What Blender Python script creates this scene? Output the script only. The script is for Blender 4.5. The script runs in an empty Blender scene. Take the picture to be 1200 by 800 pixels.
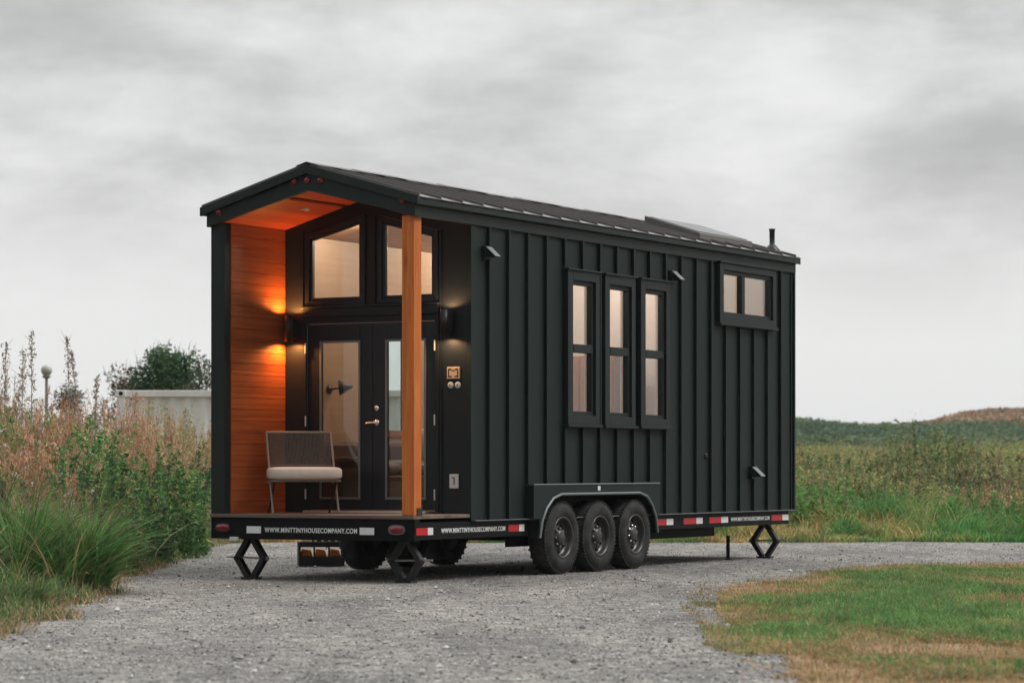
import bpy, bmesh, math, random
import numpy as np
from mathutils import Vector, Matrix
random.seed(7)
RNG = np.random.default_rng(11)
D = bpy.data
SC = bpy.context.scene
COL = SC.collection
R = math.radians

# ------------------------------------------------------------------ frame of reference
CAM_H = 1.15
YAW = R(29.8)                     # angle between the long side of the house and the view axis
OX, OY = -0.952, 26.576           # front right corner of the trailer on the ground
UX, UY = math.sin(YAW), math.cos(YAW)
VX, VY = -math.cos(YAW), math.sin(YAW)


def house_to_world(u, v, z=0.0):
    return (OX + u * UX + v * VX, OY + u * UY + v * VY, z)


# ------------------------------------------------------------------ object helpers
def tag(o, label=None, cat=None, group=None, kind=None):
    if label: o['label'] = label
    if cat: o['category'] = cat
    if group: o['group'] = group
    if kind: o['kind'] = kind
    return o


def empty(name, loc=(0, 0, 0), rz=0.0):
    o = D.objects.new(name, None)
    o.location = loc
    o.rotation_euler = (0, 0, rz)
    o.empty_display_size = 0.2
    COL.objects.link(o)
    return o


def copy_tree(o, parent=None):
    c = o.copy()
    COL.objects.link(c)
    if parent is not None:
        c.parent = parent
    for ch in list(o.children):
        copy_tree(ch, c)
    return c


class MB:
    """collects shapes for ONE mesh object"""

    def __init__(self):
        self.v, self.f, self.m, self.s = [], [], [], []

    def add(self, verts, faces, mat=0, smooth=False):
        b = len(self.v)
        self.v += [tuple(p) for p in verts]
        for f in faces:
            self.f.append(tuple(i + b for i in f)); self.m.append(mat); self.s.append(smooth)
        return self

    def box(self, x0, x1, y0, y1, z0, z1, mat=0):
        x0, x1 = min(x0, x1), max(x0, x1); y0, y1 = min(y0, y1), max(y0, y1); z0, z1 = min(z0, z1), max(z0, z1)
        v = [(x0, y0, z0), (x1, y0, z0), (x1, y1, z0), (x0, y1, z0), (x0, y0, z1), (x1, y0, z1), (x1, y1, z1), (x0, y1, z1)]
        return self.add(v, [(0, 3, 2, 1), (4, 5, 6, 7), (0, 1, 5, 4), (1, 2, 6, 5), (2, 3, 7, 6), (3, 0, 4, 7)], mat)

    def obox(self, c, ax, ay, az, mat=0):
        """box with half-axis vectors"""
        c, ax, ay, az = Vector(c), Vector(ax), Vector(ay), Vector(az)
        s = [(-1, -1, -1), (1, -1, -1), (1, 1, -1), (-1, 1, -1), (-1, -1, 1), (1, -1, 1), (1, 1, 1), (-1, 1, 1)]
        v = [c + a * ax + b * ay + d * az for a, b, d in s]
        return self.add(v, [(0, 3, 2, 1), (4, 5, 6, 7), (0, 1, 5, 4), (1, 2, 6, 5), (2, 3, 7, 6), (3, 0, 4, 7)], mat)

    def prism(self, poly, axis, a, b, mat=0):
        """polygon extruded along axis 'x','y' or 'z' from a to b; poly gives the other two coordinates"""
        def P(p, t):
            return {'x': (t, p[0], p[1]), 'y': (p[0], t, p[1]), 'z': (p[0], p[1], t)}[axis]
        n = len(poly)
        v = [P(p, a) for p in poly] + [P(p, b) for p in poly]
        f = [tuple(range(n)), tuple(range(2 * n - 1, n - 1, -1))]
        f += [(i, i + n, (i + 1) % n + n, (i + 1) % n) for i in range(n)]
        return self.add(v, f, mat)

    def tube(self, pts, r, n=10, mat=0, r2=None, cap=True):
        pts = [Vector(p) for p in pts]
        k = len(pts)
        rings = []
        for i, p in enumerate(pts):
            t = (pts[min(i + 1, k - 1)] - pts[max(i - 1, 0)]).normalized()
            a = t.orthogonal().normalized() if i == 0 else (rings_a - t * rings_a.dot(t)).normalized()
            rings_a = a
            b = t.cross(a)
            rr = r if r2 is None else r + (r2 - r) * i / (k - 1)
            rings.append([p + (a * math.cos(2 * math.pi * j / n) + b * math.sin(2 * math.pi * j / n)) * rr for j in range(n)])
        v = [q for ring in rings for q in ring]
        f = []
        for i in range(k - 1):
            for j in range(n):
                f.append((i * n + j, i * n + (j + 1) % n, (i + 1) * n + (j + 1) % n, (i + 1) * n + j))
        self.add(v, f, mat, True)
        if cap:
            self.add(rings[0], [tuple(range(n - 1, -1, -1))], mat)
            self.add(rings[-1], [tuple(range(n))], mat)
        return self

    def lathe(self, prof, c, axis='z', n=24, mat=0, smooth=True):
        """profile (radius, height) turned round an axis through c"""
        c = Vector(c)
        E = {'z': (Vector((1, 0, 0)), Vector((0, 1, 0)), Vector((0, 0, 1))), 'y': (Vector((1, 0, 0)), Vector((0, 0, 1)), Vector((0, -1, 0))),
             'x': (Vector((0, 1, 0)), Vector((0, 0, 1)), Vector((-1, 0, 0)))}[axis]
        v = []
        for r, h in prof:
            for j in range(n):
                a = 2 * math.pi * j / n
                v.append(c + E[0] * (r * math.cos(a)) + E[1] * (r * math.sin(a)) + E[2] * h)
        f = []
        for i in range(len(prof) - 1):
            for j in range(n):
                f.append((i * n + j, i * n + (j + 1) % n, (i + 1) * n + (j + 1) % n, (i + 1) * n + j))
        return self.add(v, f, mat, smooth)

    def build(self, name, mats, parent=None, bevel=0.0, loc=None, seg=2):
        me = D.meshes.new(name)
        me.from_pydata(self.v, [], self.f)
        if not isinstance(mats, (list, tuple)): mats = [mats]
        for m in mats: me.materials.append(m)
        me.polygons.foreach_set('material_index', self.m)
        me.polygons.foreach_set('use_smooth', self.s)
        bm = bmesh.new(); bm.from_mesh(me)
        bmesh.ops.recalc_face_normals(bm, faces=bm.faces)
        bm.to_mesh(me); bm.free()
        me.update()
        o = D.objects.new(name, me)
        COL.objects.link(o)
        if parent is not None: o.parent = parent
        if loc is not None: o.location = loc
        if bevel:
            b = o.modifiers.new('Bevel', 'BEVEL'); b.width = bevel; b.segments = seg; b.limit_method = 'ANGLE'; b.angle_limit = R(40)
            b.harden_normals = False
        return o


# ------------------------------------------------------------------ materials
def new_mat(name):
    m = D.materials.new(name); m.use_nodes = True
    nt = m.node_tree
    return m, nt, nt.nodes['Principled BSDF']


def N(nt, typ, **kw):
    n = nt.nodes.new(typ)
    for k, v in kw.items():
        if k in n.inputs.keys() if isinstance(k, str) else False:
            n.inputs[k].default_value = v
        else:
            setattr(n, k, v)
    return n


def ramp(nt, fac, stops, interp='LINEAR'):
    r = nt.nodes.new('ShaderNodeValToRGB')
    cr = r.color_ramp; cr.interpolation = interp
    while len(cr.elements) > 1: cr.elements.remove(cr.elements[-1])
    cr.elements[0].position = stops[0][0]; cr.elements[0].color = (*stops[0][1], 1)
    for p, c in stops[1:]:
        e = cr.elements.new(p); e.color = (*c, 1)
    nt.links.new(fac, r.inputs['Fac'])
    return r.outputs['Color']


def noise(nt, vec, scale, detail=4, rough=0.55, dim='3D'):
    n = nt.nodes.new('ShaderNodeTexNoise'); n.noise_dimensions = dim
    n.inputs['Scale'].default_value = scale; n.inputs['Detail'].default_value = detail; n.inputs['Roughness'].default_value = rough
    if vec is not None: nt.links.new(vec, n.inputs['Vector'])
    return n.outputs['Fac']


def mapped(nt, scale=(1, 1, 1), kind='Object'):
    tc = nt.nodes.new('ShaderNodeTexCoord'); mp = nt.nodes.new('ShaderNodeMapping')
    mp.inputs['Scale'].default_value = scale
    nt.links.new(tc.outputs[kind], mp.inputs['Vector'])
    return mp.outputs['Vector']


def mixc(nt, a, b, fac, mode='MIX'):
    m = nt.nodes.new('ShaderNodeMix'); m.data_type = 'RGBA'; m.blend_type = mode
    for s, val in ((m.inputs[0], fac), (m.inputs[6], a), (m.inputs[7], b)):
        if hasattr(val, 'links') or hasattr(val, 'is_linked'):
            nt.links.new(val, s)
        else:
            s.default_value = val if not isinstance(val, tuple) else (*val, 1)
    return m.outputs[2]


def mth(nt, op, a, b=None, c=None, clamp=False):
    m = nt.nodes.new('ShaderNodeMath'); m.operation = op; m.use_clamp = clamp
    for i, val in enumerate((a, b, c)):
        if val is None: continue
        if isinstance(val, (int, float)): m.inputs[i].default_value = val
        else: nt.links.new(val, m.inputs[i])
    return m.outputs[0]


def bump(nt, bsdf, height, strength=0.3, dist=0.01):
    b = nt.nodes.new('ShaderNodeBump'); b.inputs['Strength'].default_value = strength; b.inputs['Distance'].default_value = dist
    nt.links.new(height, b.inputs['Height']); nt.links.new(b.outputs['Normal'], bsdf.inputs['Normal'])


def painted(name, col, rough=0.5, metal=0.0, var=0.25, scale=3.0, stretch=(1, 1, 1), spec=0.4, bumpy=0.0):
    """a coat with slow tonal drift, faint dust and uneven gloss"""
    m, nt, p = new_mat(name)
    v = mapped(nt, stretch)
    n1 = noise(nt, v, scale, 5); n2 = noise(nt, v, scale * 14, 3)
    f = mth(nt, 'ADD', mth(nt, 'MULTIPLY', n1, .75), mth(nt, 'MULTIPLY', n2, .25))
    lo = tuple(c * (1 - var) for c in col); hi = tuple(min(1, c * (1 + var)) for c in col)
    nt.links.new(ramp(nt, f, [(.3, lo), (.7, hi)]), p.inputs['Base Color'])
    rr = nt.nodes.new('ShaderNodeMapRange'); rr.inputs[3].default_value = max(.05, rough - .08); rr.inputs[4].default_value = min(1, rough + .1)
    nt.links.new(n1, rr.inputs[0]); nt.links.new(rr.outputs[0], p.inputs['Roughness'])
    p.inputs['Metallic'].default_value = metal
    p.inputs['Specular IOR Level'].default_value = spec
    if bumpy: bump(nt, p, n2, bumpy, .004)
    return m


def wood(name, dark, light, grain_axis='x', board=None, rough=0.55, board_axis='z', tint=0.25, knots=False):
    """long grain along grain_axis; board = board width along board_axis with a groove between boards"""
    m, nt, p = new_mat(name)
    sc = {'x': (.9, 14, 14), 'y': (14, .9, 14), 'z': (14, 14, .9)}[grain_axis]
    v = mapped(nt, sc)
    g = noise(nt, v, 1.6, 8, .62)
    g2 = noise(nt, mapped(nt, tuple(a * 5 for a in sc)), 1.0, 4, .6)
    f = mth(nt, 'ADD', mth(nt, 'MULTIPLY', g, .7), mth(nt, 'MULTIPLY', g2, .3))
    col = ramp(nt, f, [(.28, dark), (.5, tuple((a + b) / 2 for a, b in zip(dark, light))), (.74, light)])
    h = f
    if board:
        tc = nt.nodes.new('ShaderNodeTexCoord'); sx = nt.nodes.new('ShaderNodeSeparateXYZ')
        nt.links.new(tc.outputs['Object'], sx.inputs[0])
        ax = sx.outputs[{'x': 0, 'y': 1, 'z': 2}[board_axis]]
        q = mth(nt, 'DIVIDE', ax, board)
        idx = mth(nt, 'FLOOR', q); fr = mth(nt, 'FRACT', q)
        wn = nt.nodes.new('ShaderNodeTexWhiteNoise'); wn.noise_dimensions = '1D'; nt.links.new(idx, wn.inputs['W'])
        k = mth(nt, 'ADD', mth(nt, 'MULTIPLY', wn.outputs['Value'], tint * 2), 1 - tint)
        cb = nt.nodes.new('ShaderNodeCombineXYZ')
        for i in range(3): nt.links.new(k, cb.inputs[i])
        col = mixc(nt, col, cb.outputs[0], 1.0, 'MULTIPLY')
        edge = mth(nt, 'MINIMUM', fr, mth(nt, 'SUBTRACT', 1.0, fr))
        gap = mth(nt, 'MULTIPLY', edge, board / .006, clamp=True)
        h = mth(nt, 'ADD', mth(nt, 'MULTIPLY', f, .06), gap)
        bump(nt, p, h, .4, .005)
    else:
        if knots:
            kn = nt.nodes.new('ShaderNodeTexVoronoi'); kn.inputs['Scale'].default_value = 1.0
            ks = {'x': (1.3, 7, 7), 'y': (7, 1.3, 7), 'z': (7, 7, 1.3)}[grain_axis]
            nt.links.new(mapped(nt, ks), kn.inputs['Vector'])
            col = mixc(nt, col, ramp(nt, kn.outputs['Distance'], [(.05, (.22, .16, .12)), (.13, (.80, .76, .72)), (.24, (1, 1, 1))]), 1.0, 'MULTIPLY')
        bump(nt, p, f, .25, .005)
    nt.links.new(col, p.inputs['Base Color'])
    p.inputs['Roughness'].default_value = rough
    p.inputs['Specular IOR Level'].default_value = .3
    return m


def emit_mat(name, col, strength):
    m, nt, p = new_mat(name)
    p.inputs['Base Color'].default_value = (*col, 1)
    p.inputs['Emission Color'].default_value = (*col, 1); p.inputs['Emission Strength'].default_value = strength
    return m


def glass_mat(name, tint=(.93, .96, .95), refl=1.0):
    m = D.materials.new(name); m.use_nodes = True
    nt = m.node_tree; nt.nodes.clear()
    out = nt.nodes.new('ShaderNodeOutputMaterial'); mix = nt.nodes.new('ShaderNodeMixShader')
    tr = nt.nodes.new('ShaderNodeBsdfTransparent'); gl = nt.nodes.new('ShaderNodeBsdfGlossy'); lw = nt.nodes.new('ShaderNodeLayerWeight')
    tr.inputs['Color'].default_value = (*tint, 1); gl.inputs['Roughness'].default_value = .01
    lw.inputs['Blend'].default_value = .5
    sch = mth(nt, 'ADD', mth(nt, 'MULTIPLY', mth(nt, 'POWER', lw.outputs['Facing'], 5.0), .96), .04)
    nt.links.new(mth(nt, 'MULTIPLY', sch, refl, clamp=True), mix.inputs[0])
    nt.links.new(tr.outputs[0], mix.inputs[1]); nt.links.new(gl.outputs[0], mix.inputs[2]); nt.links.new(mix.outputs[0], out.inputs[0])
    return m


def plant_mat(name, transl=.3, rough=.6):
    """leaf colour comes with each blade (its own species and dryness), light passes through it a little"""
    m = D.materials.new(name); m.use_nodes = True
    nt = m.node_tree; nt.nodes.clear()
    out = nt.nodes.new('ShaderNodeOutputMaterial'); mix = nt.nodes.new('ShaderNodeMixShader')
    p = nt.nodes.new('ShaderNodeBsdfPrincipled'); t = nt.nodes.new('ShaderNodeBsdfTranslucent')
    at = nt.nodes.new('ShaderNodeAttribute'); at.attribute_name = 'leaf_colour'
    nv = noise(nt, mapped(nt, (1, 1, 1)), 9, 2)
    c = mixc(nt, at.outputs['Color'], ramp(nt, nv, [(.3, (.75, .75, .75)), (.7, (1.25, 1.25, 1.25))]), 1.0, 'MULTIPLY')
    nt.links.new(c, p.inputs['Base Color']); nt.links.new(c, t.inputs['Color'])
    p.inputs['Roughness'].default_value = rough; p.inputs['Specular IOR Level'].default_value = .25
    mix.inputs[0].default_value = transl
    nt.links.new(p.outputs[0], mix.inputs[1]); nt.links.new(t.outputs[0], mix.inputs[2]); nt.links.new(mix.outputs[0], out.inputs[0])
    return m


M = {}
M['siding'] = painted('dark_siding_paint', (.0082, .0165, .0152), .56, var=.32, scale=1.6, stretch=(1, 1, .12), spec=.24)
M['trim'] = painted('dark_trim_paint', (.0105, .0180, .0182), .5, var=.2, spec=.26)
M['black'] = painted('porch_black_paint', (.006, .009, .012), .5, var=.15, spec=.35)
M['door'] = painted('door_black_paint', (.006, .009, .014), .38, var=.12, spec=.4)
M['roof'] = painted('roof_metal', (.115, .106, .101), .5, var=.12, scale=2, metal=.0, spec=.6)
M['chassis'] = painted('chassis_black', (.0055, .006, .0065), .55, var=.3, scale=5, spec=.12)
M['belly'] = painted('belly_black', (.008, .008, .009), .8)
M['cedar'] = wood('cedar_boards', (.24, .058, .015), (.47, .125, .032), 'x', .118, .5, 'z', .13)
M['cedar_ceiling'] = wood('cedar_ceiling', (.29, .038, .012), (.46, .085, .024), 'x', .14, .5, 'y')
M['post'] = wood('post_fir', (.38, .082, .014), (.74, .225, .045), 'z', None, .55, knots=True)
M['deck'] = wood('deck_boards', (.10, .070, .052), (.22, .165, .13), 'y', .14, .6, 'x')
M['alu'] = painted('brushed_aluminium', (.72, .72, .70), .35, metal=.7, var=.06)
M['flash'] = painted('flashing_metal', (.17, .19, .19), .4, metal=.4, var=.1)
M['chrome'] = painted('satin_nickel', (.75, .74, .72), .22, metal=1.0, var=.05)
M['glass'] = glass_mat('window_glass', refl=1.3)
M['darkglass'] = glass_mat('skylight_glass', (.25, .28, .3), 1.6)
M['white_tape'] = painted('white_reflective_tape', (.72, .74, .73), .35, var=.06, scale=30)
M['red_tape'] = painted('red_reflective_tape', (.50, .006, .014), .3, var=.15, scale=40)
M['red_lens'] = painted('red_lens', (.20, .008, .016), .12, var=.2, scale=40, spec=.6)
M['lettering'] = painted('white_lettering', (.78, .79, .78), .5, var=.04)
M['tyre'] = painted('tyre_rubber', (.013, .014, .0145), .78, var=.35, scale=9, bumpy=.3)
_nt = M['tyre'].node_tree; _p = _nt.nodes['Principled BSDF']
_dust = noise(_nt, mapped(_nt, (1, 1, 1)), 7, 6, .65)
_base = _p.inputs['Base Color'].links[0].from_socket
_nt.links.new(mixc(_nt, _base, (.085, .078, .070), ramp(_nt, _dust, [(.45, (0, 0, 0)), (.75, (.5, .5, .5))])), _p.inputs['Base Color'])
M['rim'] = painted('black_steel_rim', (.026, .024, .023), .34, var=.3, scale=9, spec=.6)
M['lug'] = painted('lug_nut', (.30, .28, .26), .3, metal=.8)
M['jack'] = painted('jack_steel', (.014, .014, .015), .5, var=.3, scale=12)
M['rod'] = painted('zinc_rod', (.36, .34, .31), .4, metal=.7, scale=20)
M['vent'] = painted('vent_plastic', (.20, .22, .23), .5, var=.1)
M['pale'] = painted('pale_grey_plastic', (.58, .58, .56), .5, var=.06)
M['tan'] = painted('tan_badge', (.50, .36, .25), .5, var=.15, scale=30)
M['warm_lamp'] = emit_mat('lamp_aperture', (1, .80, .58), 30)
M['spot_lamp'] = emit_mat('ceiling_spot_lens', (1, .9, .78), 9)
M['in_wall'] = wood('pale_interior_boards', (.37, .235, .145), (.46, .305, .20), 'x', None, .6)
M['in_white'] = painted('interior_white', (.64, .59, .55), .6, var=.05)
M['in_ceiling'] = wood('interior_ceiling_boards', (.30, .16, .09), (.44, .26, .16), 'x', .14, .55, 'y', .1)
M['in_floor'] = wood('interior_floor', (.11, .07, .045), (.2, .13, .09), 'x', .15, .45, 'y')
M['leather'] = painted('brown_leather', (.085, .038, .022), .5, var=.3, scale=4, bumpy=.1)
M['walnut'] = wood('brown_cabinet', (.23, .088, .036), (.38, .165, .08), 'z', None, .5)
M['tan_cloth'] = painted('tan_cushion_cloth', (.36, .24, .15), .8, var=.15, scale=15)
M['dark_metal'] = painted('dark_metal', (.02, .02, .021), .4)
M['chair_frame'] = painted('chair_taupe_tube', (.20, .175, .15), .45, var=.1)
M['cord'] = painted('chair_cord', (.11, .096, .084), .8, var=.25, scale=30)
M['cushion'] = painted('cushion_linen', (.56, .47, .40), .85, var=.08, scale=14, bumpy=.25)
M['orange'] = painted('orange_plastic', (.58, .15, .02), .4, var=.25, scale=14)
M['crate'] = painted('crate_black', (.013, .013, .014), .5)
M['container'] = painted('container_white', (.88, .87, .84), .5, var=.12, scale=1.5, stretch=(1, 1, .3))
M['old_wood'] = wood('weathered_post', (.045, .030, .024), (.12, .085, .07), 'z', None, .8)
M['lamp_grey'] = painted('lamp_grey', (.25, .25, .24), .5)
M['globe'] = painted('globe_pale', (.46, .47, .45), .4)
M['plant'] = plant_mat('leaf_and_blade')
M['bark'] = painted('bark_brown', (.075, .055, .042), .85, var=.3, scale=12)

# ------------------------------------------------------------------ ground, gravel, lawn
def smooth(a, b, x):
    t = np.clip((np.asarray(x, float) - a) / (b - a), 0, 1)
    return t * t * (3 - 2 * t)


# left edge of the gravel: X as a function of distance Y
LE_Y = np.array([8, 14.5, 17.2, 18.9, 20.5, 22.1, 24, 25.5, 27.5, 30, 33.7, 36.5, 39.1, 42, 44])
LE_X = np.array([-3.2, -3.35, -3.42, -3.56, -3.42, -3.72, -3.55, -3.83, -4.05, -4.02, -4.2, -4.28, -4.4, -4.0, -1.0])


def left_edge(y):
    return np.interp(y, LE_Y, LE_X) + .10 * np.sin(np.asarray(y) * 3.1) + .06 * np.sin(np.asarray(y) * 7.7 + 1)


def far_edge(x):
    x = np.asarray(x, float)
    return 41.2 + .25 * np.sin(x * 1.3) + .12 * np.sin(x * 4.1 + 2) + .03 * x


LAWN = [(1.15, 11.0), (1.28, 13.2), (1.38, 14.4), (1.46, 15.6), (1.52, 16.5), (1.42, 17.0), (1.36, 17.7), (1.47, 18.6), (1.50, 20.2), (1.50, 21.6), (1.62, 22.8), (1.74, 24.4),
        (1.90, 25.9), (2.25, 26.7), (2.75, 27.6), (3.0, 28.6), (3.5, 30.0), (4.1, 30.9), (4.6, 31.6), (5.4, 32.2), (6.2, 32.5), (7.5, 32.9), (10, 33.3), (14, 33.6), (20, 33.8)]
LAWN_OUT = LAWN + [(20, 11.0)]


def inside_poly(px, py, poly):
    px, py = np.asarray(px), np.asarray(py)
    c = np.zeros(px.shape, bool)
    n = len(poly)
    for i in range(n):
        x0, y0 = poly[i]; x1, y1 = poly[(i + 1) % n]
        hit = ((y0 > py) != (y1 > py)) & (px < (x1 - x0) * (py - y0) / (y1 - y0 + 1e-12) + x0)
        c ^= hit
    return c


def terrain(x, y):
    x, y = np.asarray(x, float), np.asarray(y, float)
    z = .95 * smooth(46, 118, y) * smooth(-14, 4, x)
    z = z + .35 * smooth(.3, 3.5, left_edge(y) - x) * smooth(14, 22, y) * (1 - smooth(38, 47, y))
    z = z + .05 * np.sin(x * .7 + 1) * np.sin(y * .55) * smooth(43, 50, y)
    z = z + 2.6 * smooth(120, 260, y)
    z = z + 4.3 * smooth(275, 345, y) * smooth(40, 62, x) * (1 + .06 * np.sin(x * .11) + .03 * np.sin(x * .37))
    return z


def grid_mesh(name, xs, ys, zf, mat):
    X, Y = np.meshgrid(xs, ys)
    Z = zf(X, Y)
    nx, ny = len(xs), len(ys)
    v = np.stack([X.ravel(), Y.ravel(), Z.ravel()], 1)
    i = np.arange(nx * ny).reshape(ny, nx)
    f = np.stack([i[:-1, :-1].ravel(), i[:-1, 1:].ravel(), i[1:, 1:].ravel(), i[1:, :-1].ravel()], 1)
    return quads(name, v, f, mat)


def quads(name, v, f, mat, parent=None, col=None, smooth_shade=True):
    me = D.meshes.new(name)
    nf, k = f.shape
    me.vertices.add(len(v)); me.vertices.foreach_set('co', np.ascontiguousarray(v, np.float32).ravel())
    me.loops.add(nf * k); me.loops.foreach_set('vertex_index', np.ascontiguousarray(f, np.int32).ravel())
    me.polygons.add(nf)
    me.polygons.foreach_set('loop_start', np.arange(0, nf * k, k, dtype=np.int32))
    me.polygons.foreach_set('loop_total', np.full(nf, k, np.int32))
    me.polygons.foreach_set('use_smooth', np.full(nf, smooth_shade, bool))
    if col is not None:
        a = me.attributes.new('leaf_colour', 'FLOAT_COLOR', 'POINT')
        a.data.foreach_set('color', np.concatenate([col, np.ones((len(col), 1))], 1).astype(np.float32).ravel())
    me.materials.append(mat)
    me.update(calc_edges=True); me.validate()
    o = D.objects.new(name, me); COL.objects.link(o)
    if parent is not None: o.parent = parent
    return o


def ground_material():
    m, nt, p = new_mat('meadow_soil')
    v = mapped(nt, (1, 1, 1))
    a = noise(nt, v, .8, 6, .6); b = noise(nt, v, 14, 4, .6)
    c1 = ramp(nt, a, [(.35, (.075, .080, .030)), (.52, (.13, .105, .05)), (.68, (.17, .12, .07))])
    c = mixc(nt, c1, ramp(nt, b, [(.3, (.6, .6, .6)), (.7, (1.3, 1.3, 1.3))]), 1.0, 'MULTIPLY')
    nt.links.new(c, p.inputs['Base Color']); p.inputs['Roughness'].default_value = .95; p.inputs['Specular IOR Level'].default_value = .1
    bump(nt, p, b, .6, .05)
    return m


def gravel_material():
    m, nt, p = new_mat('crushed_gravel')
    v = mapped(nt, (1, 1, 1))
    vo = nt.nodes.new('ShaderNodeTexVoronoi'); vo.inputs['Scale'].default_value = 46; nt.links.new(v, vo.inputs['Vector'])
    v2 = nt.nodes.new('ShaderNodeTexVoronoi'); v2.inputs['Scale'].default_value = 12; nt.links.new(v, v2.inputs['Vector'])
    sp = nt.nodes.new('ShaderNodeSeparateColor'); nt.links.new(vo.outputs['Color'], sp.inputs[0])
    sp2 = nt.nodes.new('ShaderNodeSeparateColor'); nt.links.new(v2.outputs['Color'], sp2.inputs[0])
    f = mth(nt, 'ADD', mth(nt, 'MULTIPLY', sp.outputs[0], .65), mth(nt, 'MULTIPLY', sp2.outputs[0], .35))
    stone = ramp(nt, f, [(.06, (.11, .105, .098)), (.35, (.235, .224, .210)), (.65, (.315, .300, .281)), (.92, (.49, .47, .44))])
    big = noise(nt, mapped(nt, (1.1, .35, 1)), .9, 5, .6)          # swept and damp patches of finer dust
    stone = mixc(nt, stone, ramp(nt, big, [(.33, (.60, .60, .61)), (.48, (.90, .90, .90)), (.66, (1.18, 1.16, 1.13))]), 1.0, 'MULTIPLY')
    mid = noise(nt, v, 4.5, 4, .6)
    stone = mixc(nt, stone, ramp(nt, mid, [(.36, (.72, .72, .72)), (.6, (1.06, 1.06, 1.06))]), 1.0, 'MULTIPLY')
    # a dark scuffed streak where something was dragged over the stones
    tc_ = nt.nodes.new('ShaderNodeTexCoord'); xyz = nt.nodes.new('ShaderNodeSeparateXYZ'); nt.links.new(tc_.outputs['Object'], xyz.inputs[0])
    ex = mth(nt, 'POWER', mth(nt, 'DIVIDE', mth(nt, 'ADD', xyz.outputs[0], .95), .55), 2.0)
    ey = mth(nt, 'POWER', mth(nt, 'DIVIDE', mth(nt, 'SUBTRACT', mth(nt, 'SUBTRACT', xyz.outputs[1], 16.0), mth(nt, 'MULTIPLY', xyz.outputs[0], -.45)), .22), 2.0)
    rad = mth(nt, 'ADD', mth(nt, 'ADD', ex, ey), mth(nt, 'MULTIPLY', mid, 1.4))
    stone = mixc(nt, stone, ramp(nt, rad, [(.55, (.50, .50, .50)), (1.0, (1, 1, 1))]), 1.0, 'MULTIPLY')
    nt.links.new(stone, p.inputs['Base Color']); p.inputs['Roughness'].default_value = .9; p.inputs['Specular IOR Level'].default_value = .2
    h = mth(nt, 'ADD', vo.outputs['Distance'], mth(nt, 'MULTIPLY', v2.outputs['Distance'], .8))
    bump(nt, p, h, .7, .03)
    return m


def lawn_material():
    m, nt, p = new_mat('worn_turf_soil')
    v = mapped(nt, (1, 1, 1))
    b = noise(nt, v, 20, 4, .6); a = noise(nt, v, 1.2, 5, .6)
    c = ramp(nt, a, [(.35, (.14, .12, .06)), (.55, (.25, .165, .095)), (.7, (.36, .25, .16))])
    c = mixc(nt, c, ramp(nt, b, [(.3, (.6, .6, .6)), (.7, (1.3, 1.3, 1.3))]), 1.0, 'MULTIPLY')
    nt.links.new(c, p.inputs['Base Color']); p.inputs['Roughness'].default_value = .95; p.inputs['Specular IOR Level'].default_value = .1
    bump(nt, p, b, .6, .03)
    return m


M['ground'] = ground_material(); M['gravel'] = gravel_material(); M['lawn'] = lawn_material()
xs = np.concatenate([np.linspace(-700, -60, 14), np.linspace(-56, -13, 20), np.linspace(-12, 14, 80), np.linspace(15, 60, 40), np.linspace(62, 140, 50), np.linspace(150, 700, 14)])
ys = np.concatenate([np.linspace(-300, 0, 8), np.linspace(4, 60, 150), np.linspace(61, 130, 60), np.linspace(134, 380, 70), np.linspace(400, 1500, 12)])
g = grid_mesh('ground', xs, ys, lambda X, Y: terrain(X, Y) - .012, M['ground']); tag(g, kind='structure')

# gravel: strips between the left edge and a far right limit
gy = np.concatenate([np.linspace(-4, 10, 10), np.arange(10.3, 41.6, .22)])
gv, gf = [], []
GX = 26
for i, y in enumerate(gy):
    le = float(left_edge(y)); 
    for k in range(GX):
        gv.append((le + (22 - le) * (k / (GX - 1)), y, .0))
gv = np.array(gv)
last = gv[:, 1] > 40.9
gv[last, 1] = np.minimum(gv[last, 1], far_edge(gv[last, 0]))
ii = np.arange(len(gv)).reshape(-1, GX)
gf = np.stack([ii[:-1, :-1].ravel(), ii[:-1, 1:].ravel(), ii[1:, 1:].ravel(), ii[1:, :-1].ravel()], 1)
gr = quads('gravel_driveway', gv, gf, M['gravel']); tag(gr, kind='structure')

# lawn: triangulated outline raised a little
def lawn_sheet():
    bm = bmesh.new()
    pts = []
    for i in range(len(LAWN) - 1):
        (x0, y0), (x1, y1) = LAWN[i], LAWN[i + 1]
        n = max(2, int(math.hypot(x1 - x0, y1 - y0) / .15))
        for k in range(n):
            t = k / n
            pts.append((x0 + .13 + (x1 - x0) * t + .05 * math.sin(11 * (x0 + y0 + t * 3)) + random.uniform(-.05, .05), -.06 + y0 + (y1 - y0) * t + random.uniform(-.03, .03)))
    pts += [(20, 33.8), (20, 11.0)]
    vs = [bm.verts.new((x, y, .006)) for x, y in pts]
    bm.faces.new(vs)
    bmesh.ops.triangulate(bm, faces=bm.faces)
    me = D.meshes.new('lawn_soil'); bm.to_mesh(me); bm.free()
    me.materials.append(M['lawn'])
    o = D.objects.new('lawn_soil', me); COL.objects.link(o)
    if me.polygons[0].normal.z < 0: me.flip_normals()
    return o


tag(lawn_sheet(), kind='structure')

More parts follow.
